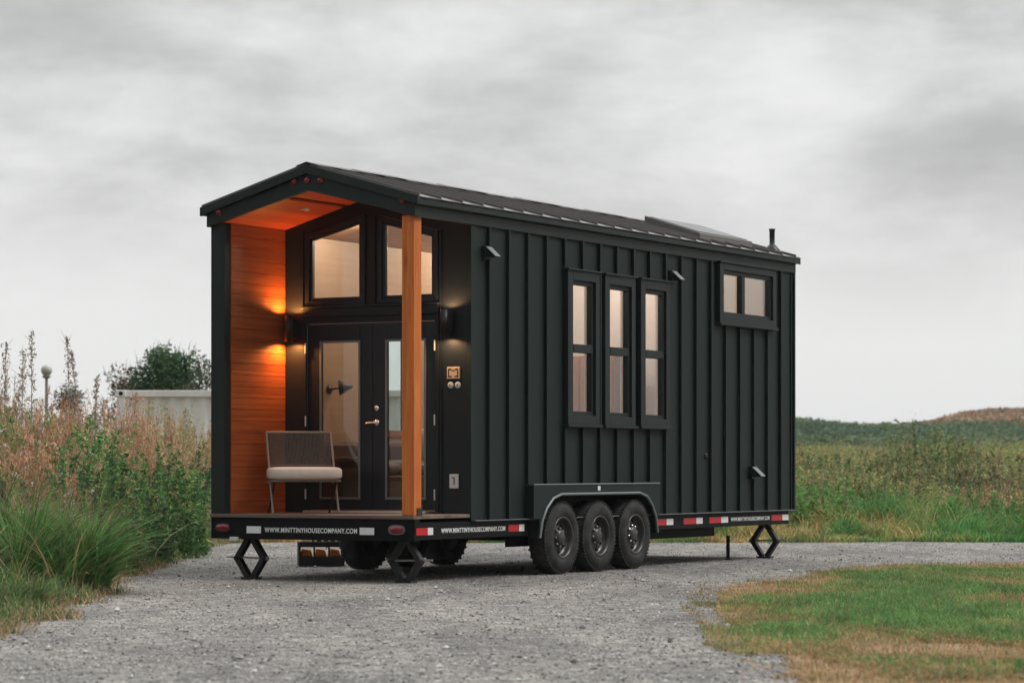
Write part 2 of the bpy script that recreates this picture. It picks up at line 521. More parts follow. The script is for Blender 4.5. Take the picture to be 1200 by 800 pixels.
# loose stones lying on the gravel: nobody could count them
def loose_stones():
    n = 60000
    t = RNG.random(n)
    Y = 12.5 + 28.5 * t ** 1.35
    half = Y * .205
    X = RNG.uniform(-1, 1, n) * half
    ok = (X > left_edge(Y) - .15) & (~inside_poly(X, Y, [(x + .12, y - .05) for x, y in LAWN_OUT]))
    X, Y = X[ok], Y[ok]; n = len(X)
    s = .005 + .008 * RNG.random(n) ** 3 + (RNG.random(n) > .99) * RNG.uniform(.004, .022, n)
    base = np.array([(1, 0, 0), (-1, 0, 0), (0, 1, 0), (0, -1, 0), (0, 0, 1), (0, 0, -1)], float)
    V = base[None] * s[:, None, None] * RNG.uniform(.7, 1.35, (n, 6, 1))
    V[:, :, 2] *= .62
    a = RNG.uniform(0, 6.28, n); ca, sa = np.cos(a), np.sin(a)
    x = V[:, :, 0] * ca[:, None] - V[:, :, 1] * sa[:, None]; y = V[:, :, 0] * sa[:, None] + V[:, :, 1] * ca[:, None]
    V[:, :, 0], V[:, :, 1] = x + X[:, None], y + Y[:, None]
    V[:, :, 2] += (s * .35)[:, None]
    F = np.array([(0, 2, 4), (2, 1, 4), (1, 3, 4), (3, 0, 4), (2, 0, 5), (1, 2, 5), (3, 1, 5), (0, 3, 5)])
    f = (F[None] + (np.arange(n) * 6)[:, None, None]).reshape(-1, 3)
    k = RNG.random(n)
    c = np.where(k[:, None] < .20, np.array([[.11, .105, .10]]), np.where(k[:, None] < .85, np.array([[.30, .29, .272]]), np.array([[.54, .52, .49]]))) * RNG.uniform(.75, 1.25, (n, 1))
    m = D.materials.new('loose_stone'); m.use_nodes = True
    nt = m.node_tree; at = nt.nodes.new('ShaderNodeAttribute'); at.attribute_name = 'leaf_colour'
    nt.links.new(at.outputs['Color'], nt.nodes['Principled BSDF'].inputs['Base Color']); nt.nodes['Principled BSDF'].inputs['Roughness'].default_value = .9
    o = quads('gravel_stones', V.reshape(-1, 3), f, m, col=np.repeat(c, 6, 0), smooth_shade=False)
    return tag(o, 'loose grey stones scattered over the gravel driveway', 'stones', kind='stuff')


loose_stones()

# ------------------------------------------------------------------ the tiny house
HOUSE = empty('tiny_house', (OX, OY, 0), math.pi / 2 - YAW)
tag(HOUSE, 'black board-and-batten tiny house on a triple axle trailer with a cedar porch', 'tiny house')
L, W = 9.05, 2.44
P0 = 1.075                                   # porch depth
RIDGE_V = 1.22


def rt(v):                                   # top of the roof
    return 4.145 - .2815 * abs(v - RIDGE_V)


def ceil_z(v):
    return rt(v) - .224


def wall_cells(mb, axis, t0, t1, spans, bands_of, mat=0):
    """solid bands (zl0, zl1, zh0, zh1) between consecutive cuts along the wall; one prism each"""
    for a, b in zip(spans[:-1], spans[1:]):
        for (l0, l1, h0, h1) in bands_of(a, b):
            if max(h0 - l0, h1 - l1) < 1e-4: continue
            mb.prism([(a, l0), (b, l1), (b, h1), (a, h0)], axis, t0, t1, mat)


# ---- right wall with the window openings and its battens
WINS = [(3.13, 3.66, 1.69, 3.155), (3.98, 4.515, 1.69, 3.155), (4.845, 5.38, 1.68, 3.155), (6.90, 8.33, 2.945, 3.50)]
CASING = [(3.02, 3.745, 1.60, 3.25), (3.875, 4.60, 1.60, 3.25), (4.735, 5.46, 1.60, 3.25), (6.80, 8.42, 2.86, 3.575)]


def right_bands(a, b):
    z0, z1 = .605, 3.60
    m = (a + b) / 2
    if 2.205 < m < 5.09: z0 = .957
    for (u0, u1, q0, q1) in WINS:
        if u0 < m < u1:
            return [(z0, z0, q0, q0), (q1, q1, z1, z1)]
    return [(z0, z0, z1, z1)]


cuts = sorted([P0, L, 2.205, 5.09] + [w[0] for w in WINS] + [w[1] for w in WINS])
mb = MB(); wall_cells(mb, 'y', 0.0, .045, cuts, right_bands)
for k in range(20):
    u = 1.41 + .4015 * k
    zb = .958 if 2.19 < u < 5.11 else .605
    zs = [(zb, 3.585)]
    for (u0, u1, q0, q1) in CASING:
        if u0 - .02 < u < u1 + .02:
            zs = [(zb, q0 - .03), (q1 + .03, 3.585)]
    for a, b in zs:
        if b - a > .02: mb.box(u - .018, u + .018, -.037, -.0005, a, b)
mb.box(P0 - .012, P0 + .09, -.014, -.0005, .607, 3.585)      # corner board
mb.box(L - .08, L + .014, -.014, -.0005, .607, 3.585)
mb.build('wall', M['siding'], HOUSE)
mb = MB(); wall_cells(mb, 'y', .047, .09, [P0 + .094] + cuts[1:], right_bands)
mb.build('wall_lining', M['in_white'], HOUSE)

# ---- left wall, one opening for the window over the sofa
LWIN = (2.88, 3.62, 1.55, 2.62)


def left_bands(a, b):
    m = (a + b) / 2
    if LWIN[0] < m < LWIN[1]: return [(.605, .605, LWIN[2], LWIN[2]), (LWIN[3], LWIN[3], 3.60, 3.60)]
    return [(.605, .605, 3.60, 3.60)]


mb = MB(); wall_cells(mb, 'y', 2.39, 2.435, [.02, LWIN[0], LWIN[1], L], left_bands)
for k in range(22):
    u = .6 + .4015 * k
    if not (LWIN[0] - .06 < u < LWIN[1] + .06): mb.box(u - .021, u + .021, 2.4355, 2.477, .607, 3.585)
mb.build('wall', M['siding'], HOUSE)
mb = MB(); wall_cells(mb, 'y', 2.345, 2.388, [P0 + .1, LWIN[0], LWIN[1], L - .05], left_bands)
mb.build('wall_lining', M['in_wall'], HOUSE)
fr = MB()
for (a, b, c, d) in ((LWIN[0] - .07, LWIN[0], LWIN[2] - .07, LWIN[3] + .07), (LWIN[1], LWIN[1] + .07, LWIN[2] - .07, LWIN[3] + .07), (LWIN[0], LWIN[1], LWIN[2] - .07, LWIN[2]), (LWIN[0], LWIN[1], LWIN[3], LWIN[3] + .07)):
    fr.box(a, b, 2.325, 2.3445, c, d)
wl = fr.build('window', M['walnut'], HOUSE)
MB().box(LWIN[0], LWIN[1], 2.40, 2.406, LWIN[2], LWIN[3]).build('pane', M['glass'], wl)

# ---- rear wall
mb = MB(); mb.prism([(.0, .605), (2.435, .605), (2.435, 3.6), (RIDGE_V, ceil_z(RIDGE_V) + .06), (.0, 3.6)], 'x', L - .045, L - .001)
mb.build('wall', M['siding'], HOUSE)
MB().prism([(.092, .605), (2.343, .605), (2.343, ceil_z(2.343)), (RIDGE_V, ceil_z(RIDGE_V)), (.092, ceil_z(.092))], 'x', L - .09, L - .047).build('wall_lining', M['in_white'], HOUSE)

# ---- porch back wall
UWL = dict(v0=1.255, v1=2.0, z0=2.82)        # rough openings of the two gable windows
UWR = dict(v0=.375, v1=1.10, z0=2.82)


def utop(v):
    return 3.765 - .26 * abs(v - RIDGE_V)


DOORV = (.385, 2.005, .68, 2.635)


def back_bands(a, b):
    m = (a + b) / 2
    top0, top1 = ceil_z(a) - .002, ceil_z(b) - .002
    res, lo = [], [.605, .605]
    if DOORV[0] < m < DOORV[1]:
        res.append((.605, .605, DOORV[2], DOORV[2])); lo = [DOORV[3], DOORV[3]]
    for w in (UWL, UWR):
        if w['v0'] < m < w['v1']:
            res.append((lo[0], lo[1], w['z0'], w['z0'])); lo = [utop(a), utop(b)]
    res.append((lo[0], lo[1], top0, top1))
    return res


cuts = sorted([.0465, 2.389, RIDGE_V, UWL['v0'], UWL['v1'], UWR['v0'], UWR['v1'], DOORV[0], DOORV[1]])
mb = MB(); wall_cells(mb, 'x', P0, P0 + .09, cuts, back_bands)
mb.box(P0 - .016, P0 - .0005, 2.03, 2.05, .67, 3.6)          # vertical board joints either side of the door set
mb.box(P0 - .016, P0 - .0005, .335, .36, .67, 3.55)
mb.build('porch_wall', M['black'], HOUSE)
mb = MB(); wall_cells(mb, 'x', P0 + .092, P0 + .10, [c for c in cuts if .092 <= c <= 2.343] + [], back_bands)
mb.build('wall_lining', M['in_white'], HOUSE)


def gable_window(w, side):
    f = MB()
    v0, v1, z0 = w['v0'], w['v1'], w['z0']
    b = .075
    t = lambda v, d: utop(v) - d
    x0, x1 = P0 - .022, P0 + .05
    def ring(a0, a1, q0, d, bb, X0, X1):
        f.prism([(a0, q0), (a0 + bb, q0), (a0 + bb, t(a0 + bb, d)), (a0, t(a0, d))], 'x', X0, X1)
        f.prism([(a1 - bb, q0), (a1, q0), (a1, t(a1, d)), (a1 - bb, t(a1 - bb, d))], 'x', X0, X1)
        f.prism([(a0 + bb, q0), (a1 - bb, q0), (a1 - bb, q0 + bb), (a0 + bb, q0 + bb)], 'x', X0, X1)
        f.prism([(a0 + bb, t(a0 + bb, d) - bb), (a1 - bb, t(a1 - bb, d) - bb), (a1 - bb, t(a1 - bb, d)), (a0 + bb, t(a0 + bb, d))], 'x', X0, X1)
    ring(v0 + .003, v1 - .003, z0 + .003, .003, .045, x0, x1)
    ring(v0 + .048, v1 - .048, z0 + .048, .048, .035, x0 + .016, x1 - .01)
    o = f.build('window', M['door'], HOUSE, .004)
    a0, a1 = v0 + .08, v1 - .08
    MB().prism([(a0, z0 + .08), (a1, z0 + .08), (a1, t(a1, .08)), (a0, t(a0, .08))], 'x', P0 + .010, P0 + .016).build('pane', M['glass'], o)


gable_window(UWL, 1); gable_window(UWR, -1)
mb = MB()                                             # casing boards round the whole glazed wall
mb.box(P0 - .03, P0 - .0005, 1.985, 2.028, .69, 2.70); mb.box(P0 - .03, P0 - .0005, .362, .405, .69, 2.70)
mb.box(P0 - .034, P0 - .0005, .362, 2.028, 2.702, 2.79)
mb.box(P0 - .05, P0 - .0005, .35, 2.04, 2.792, 2.815)
mb.box(P0 - .022, P0 - .0005, 1.135, 1.22, 2.818, 3.73)
mb.build('door_frame', M['black'], HOUSE, .004)


def door(v0, v1, g0, g1, with_handle, hinge_v):
    d = MB()
    X0, X1 = P0 + .004, P0 + .048
    z0, z1, gz0, gz1 = .70, 2.628, .822, 2.437
    d.box(X0, X1, v0, g0, z0, z1); d.box(X0, X1, g1, v1, z0, z1)
    d.box(X0, X1, g0, g1, z0, gz0); d.box(X0, X1, g0, g1, gz1, z1)
    o = d.build('door', M['door'], HOUSE, .003)
    s = MB(); e = .014                                 # raised glazing bead
    s.box(X0 - .012, X0 - .0005, g0 - e, g0 + .008, gz0 - e, gz1 + e); s.box(X0 - .012, X0 - .0005, g1 - .008, g1 + e, gz0 - e, gz1 + e)
    s.box(X0 - .012, X0 - .0005, g0 + .008, g1 - .008, gz0 - e, gz0 + .008); s.box(X0 - .012, X0 - .0005, g0 + .008, g1 - .008, gz1 - .008, gz1 + e)
    s.build('glazing_bead', M['flash'], o, .002)
    MB().box(X0 + .018, X0 + .024, g0, g1, gz0, gz1).build('pane', M['glass'], o)
    for z in (.86, 1.62, 2.38):
        h = MB(); h.tube([(P0 - .036, hinge_v, z - .055), (P0 - .036, hinge_v, z + .055)], .0085, 8); h.build('hinge', M['alu'], o)
    if with_handle:
        v = 1.125
        h = MB()
        h.lathe([(.0, -.0), (.033, 0), (.033, .010), (.022, .016), (.012, .018), (.012, .055), (0, .055)], (X0, v, 1.60), 'x', 18)
        h.tube([(X0 - .05, v, 1.60), (X0 - .052, v + .05, 1.598), (X0 - .046, v + .105, 1.592)], .010, 8)
        h.build('handle', M['chrome'], o)
        k = MB(); k.lathe([(0, 0), (.031, 0), (.031, .012), (.020, .020), (0, .022)], (X0, v, 1.748), 'x', 18); k.build('deadbolt', M['chrome'], o)
    return o


door(1.180, 1.982, 1.339, 1.815, False, 1.984)
door(.408, 1.174, .541, 1.004, True, .406)
MB().box(P0 - .07, P0 + .03, .50, 2.0, .669, .690).build('door_sill', M['alu'], HOUSE, .003)

# ---- porch: cedar wall, ceiling, deck, post
mb = MB(); mb.box(.105, P0 - .002, 2.286, 2.389, .668, ceil_z(2.30) + .01, 1)
zz = .668
while zz < ceil_z(2.262):                              # boards with open joints over a dark backing
    mb.box(.105, P0 - .002, 2.262, 2.2855, zz + .0021, min(zz + .1159, ceil_z(2.262) + .005)); zz += .118
mb.build('cedar_wall', [M['cedar'], M['belly']], HOUSE, .0012)
mb = MB(); mb.box(0.0, .10, 2.272, 2.441, .63, 3.62); mb.build('corner_trim', M['trim'], HOUSE, .004)
mb = MB()
mb.prism([(.046, ceil_z(.046)), (RIDGE_V, ceil_z(RIDGE_V)), (RIDGE_V, ceil_z(RIDGE_V) + .02), (.046, ceil_z(.046) + .02)], 'x', .0, P0 + .05)
mb.prism([(2.39, ceil_z(2.39)), (RIDGE_V + .32, ceil_z(RIDGE_V + .32)), (RIDGE_V + .32, ceil_z(RIDGE_V + .32) + .02), (2.39, ceil_z(2.39) + .02)], 'x', .0, P0 + .05)
mb.prism([(RIDGE_V + .25, ceil_z(RIDGE_V + .25)), (RIDGE_V, ceil_z(RIDGE_V)), (RIDGE_V, ceil_z(RIDGE_V) + .02), (RIDGE_V + .25, ceil_z(RIDGE_V + .25) + .02)], 'x', .0, P0 + .05)
pc = mb.build('porch_ceiling', M['cedar_ceiling'], HOUSE)
MB().box(.0, P0, RIDGE_V + .245, RIDGE_V + .325, ceil_z(RIDGE_V + .25) + .012, ceil_z(RIDGE_V + .25) + .03).build('ceiling_groove', M['belly'], pc)
mb = MB(); mb.lathe([(0, .004), (.036, .004), (.036, .0), (.055, -.004), (.058, .003), (.058, .02)], (.62, 1.72, ceil_z(1.72) - .004), 'z', 20)
mb.build('downlight', M['pale'], pc)
mb = MB(); mb.box(-.02, P0 + .09, .0, 2.44, .632, .667)
mb.build('deck', M['deck'], HOUSE, .004)
po = MB().box(.0, .14, .005, .145, .6685, 3.60).build('porch_post', M['post'], HOUSE, .006)
br = MB(); br.box(.075, .142, .003, .0, .669, .735); br.box(.141, .147, -.002, .10, .668, .80); br.box(.05, .14, -.004, .004, .668, .74)
br.build('post_bracket', M['dark_metal'], po)

# ---- roof
E0, E1 = -.085, 2.525
mb = MB()
for s in (-1, 1):
    e = E0 if s < 0 else E1
    q = [(e, rt(e)), (RIDGE_V, rt(RIDGE_V)), (RIDGE_V, rt(RIDGE_V) - .03), (e, rt(e) - .03)]
    mb.prism(q, 'x', -.075, L + .055)
    n = 23
    for k in range(n):                                 # standing seams
        u = -.04 + k * .4095
        r = [(e - .004 * -s * -1, rt(e) + .0006), (RIDGE_V - s * -.03, rt(RIDGE_V - s * -.03) + .0006), (RIDGE_V - s * -.03, rt(RIDGE_V - s * -.03) + .032), (e, rt(e) + .032)]
        mb.prism(r, 'x', u - .010, u + .010)
# ridge cap, folded in lapped lengths
for k in range(11):
    u0 = -.078 + k * .835; u1 = min(u0 + .86, L + .058); dz = .034 + (.006 if k % 2 else 0)
    mb.prism([(RIDGE_V - .13, rt(RIDGE_V - .13) + dz), (RIDGE_V, rt(RIDGE_V) + dz), (RIDGE_V + .13, rt(RIDGE_V + .13) + dz), (RIDGE_V + .13, rt(RIDGE_V + .13) + dz - .004), (RIDGE_V, rt(RIDGE_V) + dz - .004), (RIDGE_V - .13, rt(RIDGE_V - .13) + dz - .004)], 'x', u0, u1)
roof = mb.build('roof', M['roof'], HOUSE, .002)
for k in range(22):
    u = -.04 + k * .4095
    mb = MB()                                          # folded panel end, paler than the roof to paint the eave highlight
    mb.prism([(E0 - .010, rt(E0) - .010), (E0 + .03, rt(E0) + .0095), (E0 + .03, rt(E0) + .0125), (E0 - .013, rt(E0) - .006)], 'x', u + .015, u + .16)
    mb.build('panel_end_glint', M['vent'], roof)

# fascias: a proud upper band and a lower board, on both gables and both eaves
mb = MB()
for (x0, x1) in ((-.080, -.045), (L + .025, L + .06)):
    for a, b in ((E0, RIDGE_V), (RIDGE_V, E1)):
        mb.prism([(a, rt(a) + .004), (b, rt(b) + .004), (b, rt(b) - .084), (a, rt(a) - .084)], 'x', x0, x1)
mb.box(-.045, L + .025, E0, E0 + .03, rt(E0) - .078, rt(E0) - .004)
mb.box(-.045, L + .025, E1 - .03, E1, rt(E1) - .078, rt(E1) - .004)
mb.build('fascia', M['trim'], HOUSE, .003)
mb = MB()
for (x0, x1) in ((-.042, -.001), (L + .0005, L + .03)):
    for a, b in ((-.03, RIDGE_V), (RIDGE_V, 2.465)):
        p = [(a, rt(a) - .0845), (b, rt(b) - .0845), (b, max(3.583, rt(b) - .252)), (a, max(3.583, rt(a) - .252))]
        mb.prism(p, 'x', x0, x1)
mb.box(-.001, L + .0005, -.03, .0, 3.584, rt(E0) - .079)
mb.box(-.001, L + .0005, 2.436, 2.466, 3.584, rt(E0) - .079)
mb.box(.0, L, E0 + .03, -.031, rt(E0) - .085, rt(E0) - .0795)      # soffit
mb.box(.0, P0 - .02, .001, .045, 3.592, rt(.04) - .04)             # porch side beam
mb.build('fascia_board', M['trim'], HOUSE, .003)

# marker lights on the gable
def marker(v, z, name='marker_light'):
    m_ = MB(); m_.lathe([(.0, .026), (.022, .022), (.034, .008), (.038, 0.0), (.038, -.001)], (-.044, v, z), 'x', 16)
    return m_.build(name, M['red_lens'], HOUSE)


for v, z in ((1.39, 3.992), (1.232, 3.996), (1.07, 3.992), (2.315, 3.728), (.118, 3.75)): marker(v, z)

# skylight on the right slope
mb = MB()
S0, S1, sv0, sv1 = 6.62, 8.10, .12, .86
def sk(v, h): return rt(v) + h
mb.prism([(sv0, sk(sv0, .0)), (sv1, sk(sv1, 0)), (sv1, sk(sv1, .115)), (sv0, sk(sv0, .085))], 'x', S0, S1)
sky_l = mb.build('skylight', M['roof'], HOUSE, .006)
mb = MB(); mb.prism([(sv0 + .05, sk(sv0 + .05, .088)), (sv1 - .05, sk(sv1 - .05, .114)), (sv1 - .05, sk(sv1 - .05, .121)), (sv0 + .05, sk(sv0 + .05, .096))], 'x', S0 + .05, S1 - .05)
mb.build('pane', M['darkglass'], sky_l)
# vent pipe
mb = MB(); b = (8.80, .17)
mb.lathe([(.11, -.03), (.10, .02), (.05, .075), (.034, .09), (.034, .26), (.040, .262), (.040, .285), (.0, .285)], (b[0], b[1], rt(b[1])), 'z', 18)
mb.build('vent_pipe', M['dark_metal'], HOUSE)

# ---- right side windows
def side_window(cas, hole, rails, mull):
    u0, u1, z0, z1 = cas; a0, a1, q0, q1 = hole
    f = MB()
    y0, y1 = -.060, -.001
    f.box(u0, a0 + .006, y0, y1, z0, z1); f.box(a1 - .006, u1, y0, y1, z0, z1)
    f.box(a0 + .006, a1 - .006, y0, y1, z0, q0 + .006); f.box(a0 + .006, a1 - .006, y0, y1, q1 - .006, z1)
    o = f.build('window', M['trim'], HOUSE, .004)
    s = MB(); s.box(u0 - .03, u1 + .03, -.085, -.001, z0 - .03, z0 - .001); s.build('sill', M['trim'], o, .004)
    h = MB(); h.box(u0 - .02, u1 + .02, -.082, -.001, z1 + .001, z1 + .022); h.build('drip_cap', M['trim'], o, .004)
    sash = MB(); w = .052; ys = (-.030, .03)
    sash.box(a0 + .0065, a0 + w, *ys, q0 + .0065, q1 - .0065); sash.box(a1 - w, a1 - .0065, *ys, q0 + .0065, q1 - .0065)
    sash.box(a0 + w, a1 - w, *ys, q0 + .0065, q0 + w); sash.box(a0 + w, a1 - w, *ys, q1 - w, q1 - .0065)
    for r in rails: sash.box(a0 + w, a1 - w, ys[0] - .012, ys[1], r - .045, r + .045)
    for r in mull: sash.box(r - .045, r + .045, ys[0] - .008, ys[1], q0 + w, q1 - w)
    sash.build('sash', M['trim'], o, .003)
    MB().box(a0 + .02, a1 - .02, .002, .008, q0 + .02, q1 - .02).build('pane', M['glass'], o)


for i in range(3): side_window(CASING[i], WINS[i], [2.42], [])
side_window(CASING[3], WINS[3], [], [7.50])

# ---- vents on the right wall
def vent(u, z, s=1.0):
    m_ = MB()
    w = .085 * s
    m_.prism([(-.045, z - .03 * s), (-.17 * s, z - .105 * s), (-.165 * s, z - .115 * s), (-.045, z + .075 * s - .09 * s)], 'x', u - w, u + w)
    m_.prism([(-.001, z - .10 * s), (-.045, z - .10 * s), (-.05, z + .06 * s), (-.001, z + .07 * s)], 'x', u - w * 1.1, u + w * 1.1)
    return m_


def hood(u, z, s=1.0):
    m_ = MB(); w = .075 * s; d = .15 * s; h = .13 * s
    m_.box(u - w - .015, u + w + .015, -.048, -.001, z - h * .9, z + h * .55)
    # sloping flap with closed cheeks
    m_.prism([(-.0485, z + h * .5), (-.0485 - d, z - h * .55), (-.0485 - d, z - h * .62), (-.0485, z + h * .38)], 'x', u - w, u + w, 1)
    m_.prism([(-.0487, z + h * .36), (-.044 - d, z - h * .62), (-.0487, z - h * .62)], 'x', u - w, u - w + .008)
    m_.prism([(-.0487, z + h * .36), (-.044 - d, z - h * .62), (-.0487, z - h * .62)], 'x', u + w - .008, u + w)
    return m_.build('vent_hood', [M['trim'], M['vent']], HOUSE, .002)


hood(1.36, 3.335, .72); hood(5.60, 3.35, .72); hood(7.80, 1.09, .8)
mb = MB(); mb.lathe([(0, .02), (.03, .02), (.04, .008), (.04, 0)], (6.52, 0, 1.27), 'y', 14); mb.build('hose_inlet', M['trim'], HOUSE)

# ---- wall lamps either side of the doors
LIGHTS = []
def sconce(v, z, u):
    m_ = MB()
    m_.lathe([(.0, -.10), (.040, -.10), (.043, -.14), (.043, .14), (.040, .14), (.040, .10), (0, .10)], (u, v, z), 'z', 22)
    o = m_.build('wall_sconce', M['dark_metal'], HOUSE)
    a = MB(); a.box(u + .04, P0 - .0005, v - .035, v + .035, z - .10, z + .10); a.build('mount', M['dark_metal'], o, .004)
    for s in (-1, 1):
        l = MB(); l.lathe([(0, 0), (.034, 0), (.034, .006), (0, .006)], (u, v, z + s * .106), 'z', 16); l.build('lamp', M['warm_lamp'], o)
        LIGHTS.append((u, v, z + s * .128, s))
    return o


sconce(2.135, 2.585, .955); sconce(.245, 2.595, .965)

# ---- small fittings on the porch wall
mb = MB(); mb.box(P0 - .018, P0 - .0005, .12, .27, 2.035, 2.155); bd = mb.build('badge_plate', M['tan'], HOUSE, .003)
mb = MB()
for (a, b, c, d) in ((.135, .175, 2.125, 2.137), (.215, .255, 2.125, 2.137), (.135, .175, 2.053, 2.065), (.215, .255, 2.053, 2.065), (.135, .147, 2.065, 2.125), (.243, .255, 2.065, 2.125), (.18, .21, 2.115, 2.125)):
    mb.box(P0 - .020, P0 - .0182, a, b, c, d)
mb.build('badge_marks', M['dark_metal'], bd)
for v in (.235, .150):
    mb = MB(); mb.lathe([(0, .012), (.022, .014), (.030, .010), (.036, 0)], (P0, v, 1.972), 'x', 18); rs = mb.build('round_switch', M['pale'], HOUSE)
    MB().box(P0 - .0165, P0 - .0142, v - .004, v + .004, 1.955, 1.985).build('slot', M['dark_metal'], rs)
ou = MB().box(P0 - .03, P0 - .0005, .135, .235, .925, 1.07).build('outlet_cover', M['pale'], HOUSE, .006)
mb = MB(); mb.box(P0 - .034, P0 - .0305, .170, .180, .965, 1.04); mb.box(P0 - .034, P0 - .0305, .180, .20, 1.03, 1.04); mb.build('outlet_slot', M['dark_metal'], ou)

# ---- trailer
mb = MB()
mb.box(.0, .10, .0, 2.44, .415, .630)                      # front beam
mb.box(.10, 2.25, .0, .09, .425, .594); mb.box(5.04, 8.93, .0, .09, .425, .594)
mb.box(.10, 8.93, 2.35, 2.44, .425, .594)
mb.box(8.86, 8.95, .09, 2.35, .44, .594)
mb.box(5.7, 7.5, .35, 2.0, .30, .424)                      # tank tray
for u in np.arange(.6, 8.8, .62): mb.box(u - .025, u + .025, .09, 2.35, .45, .56)
mb.box(.1, 8.86, .262, 2.18, .561, .604); mb.box(.1, 2.2, .09, .26, .561, .604); mb.box(5.1, 8.86, .09, .26, .561, .604)   # belly pan
mb.box(2.2, 5.095, .238, .25, .30, .95)                    # wheel well lining
TR = mb.build('trailer_frame', M['chassis'], HOUSE, .004)
mb = MB(); mb.box(P0 + .01, L - .01, -.055, .0, .5955, .6045); mb.build('flashing', M['flash'], TR)
for (v0, v1) in ((1.82, 1.995), (.465, .635)): MB().box(-.0035, -.0005, v0, v1, .474, .545).build('white_reflector', M['white_tape'], TR)
for (u0, u1) in ((.245, .345), (2.06, 2.17), (5.49, 5.66), (6.27, 6.44), (6.95, 7.14), (8.73, 8.915)): MB().box(u0, u1, -.0035, -.0005, .474, .545).build('white_reflector', M['white_tape'], TR)
for (u0, u1) in ((.03, .244), (1.84, 2.059), (5.16, 5.489), (5.93, 6.269), (6.62, 6.949), (8.40, 8.729)): MB().box(u0, u1, -.0035, -.0005, .474, .545).build('red_reflector', M['red_tape'], TR)


def oval_light(v):
    m_ = MB(); n = 28
    def ringpts(a, b, x): return [(x, v + a * math.copysign(abs(math.cos(t)) ** .75, math.cos(t)), .527 + b * math.copysign(abs(math.sin(t)) ** .75, math.sin(t))) for t in [2 * math.pi * k / n for k in range(n)]]
    rings = [ringpts(.094, .048, -.001), ringpts(.094, .048, -.016), ringpts(.081, .036, -.018)]
    vv = [p for r in rings for p in r]
    m_.add(vv, [(i * n + j, i * n + (j + 1) % n, (i + 1) * n + (j + 1) % n, (i + 1) * n + j) for i in range(2) for j in range(n)], 0, False)
    r2 = [ringpts(.080, .035, -.015), ringpts(.074, .029, -.026), ringpts(.03, .01, -.030)]
    o = m_.build('tail_light', M['flash'] if v < 1 else M['dark_metal'], TR)
    k = MB(); vv = [p for r in r2 for p in r]
    k.add(vv, [(i * n + j, i * n + (j + 1) % n, (i + 1) * n + (j + 1) % n, (i + 1) * n + j) for i in range(2) for j in range(n)] + [tuple(range(2 * n, 3 * n))], 0, True)
    return o, k


for v in (2.285, .198):
    o, k = oval_light(v)
    lens = k.build('tail_lens', M['red_lens'], TR)
mb = MB(); mb.box(-.03, -.001, 2.09, 2.19, .395, .435); mb.build('licence_lamp', M['pale'], TR, .006)


def lettering(txt, width, height, place):
    c = D.curves.new('lettering', 'FONT'); c.body = txt; c.size = 1.0; c.extrude = .02; c.align_x = 'LEFT'; c.offset = .018; c.space_character = 1.12
    t = D.objects.new('lettering_curve', c); COL.objects.link(t)
    bpy.context.view_layer.update()
    me = D.meshes.new_from_object(t.evaluated_get(bpy.context.evaluated_depsgraph_get()))
    D.objects.remove(t)
    co = np.array([v.co[:] for v in me.vertices])
    lo, hi = co.min(0), co.max(0)
    co = (co - lo) / (hi - lo)
    for v, q in zip(me.vertices, co): v.co = place(q[0] * width, q[1] * height, q[2])
    me.materials.clear(); me.materials.append(M['lettering']); me.name = 'lettering'
    o = D.objects.new('lettering', me); COL.objects.link(o); o.parent = TR
    return o


TXT = 'WWW.MINTTINYHOUSECOMPANY.COM'
lettering(TXT, 1.11, .050, lambda a, b, c: (-.0008 - .003 * c, 1.775 - a, .485 + b))
lettering(TXT, 1.27, .048, lambda a, b, c: (.50 + a, -.0008 - .003 * c, .486 + b))
lettering(TXT, 1.12, .048, lambda a, b, c: (7.22 + a, -.0008 - .003 * c, .486 + b))

# ---- fenders
def fender(side):
    s = MB()
    yo, yi = (-.105, .236) if side == 0 else (2.545, 2.34)
    u0, u1, z1 = 2.19, 5.105, .955
    arch = [(2.31, .40), (2.36, .58), (2.46, .71), (2.60, .81), (2.78, .852), (4.60, .852), (4.78, .81), (4.91, .71), (5.0, .58), (5.045, .40)]
    dy = -.012 if side == 0 else .012
    yq = yo - dy
    # face plate as strips above the arch
    top = [(p[0], z1) for p in arch]
    for (p, q) in zip(arch[:-1], arch[1:]):
        s.prism([p, q, (q[0], z1), (p[0], z1)], 'y', yo, yq)
    s.prism([(u0, .60), (2.31, .60), (2.31, z1), (u0, z1)], 'y', yo, yq)
    s.prism([(5.045, .60), (u1, .60), (u1, z1), (5.045, z1)], 'y', yo, yq)
    s.box(u0, u1, yq, -.001 if side == 0 else 2.441, z1 - .012, z1 - .0005)
    s.box(u0, u0 + .012, yq, -.001 if side == 0 else 2.441, .60, z1 - .0125); s.box(u1 - .012, u1, yq, -.001 if side == 0 else 2.441, .60, z1 - .0125)
    for (p, q) in zip(arch[:-1], arch[1:]):            # well behind the arch
        s.add([(p[0], yq, p[1]), (q[0], yq, q[1]), (q[0], yi, q[1]), (p[0], yi, p[1])], [(0, 1, 2, 3)])
    o = s.build('fender', M['siding'], HOUSE)
    lip = MB(); lip.tube([(a, yo + dy * .5, z) for a, z in arch], .016, 8); lip.tube([(u0, yo, z1 + .002), (u1, yo, z1 + .002)], .009, 6)
    lip.build('fender_lip', M['flash'], o)
    if side == 0:
        MB().box(3.60, 3.66, yo - .010, yo - .0005, .885, .935).build('side_marker', M['white_tape'], o, .004)


fender(0); fender(1)

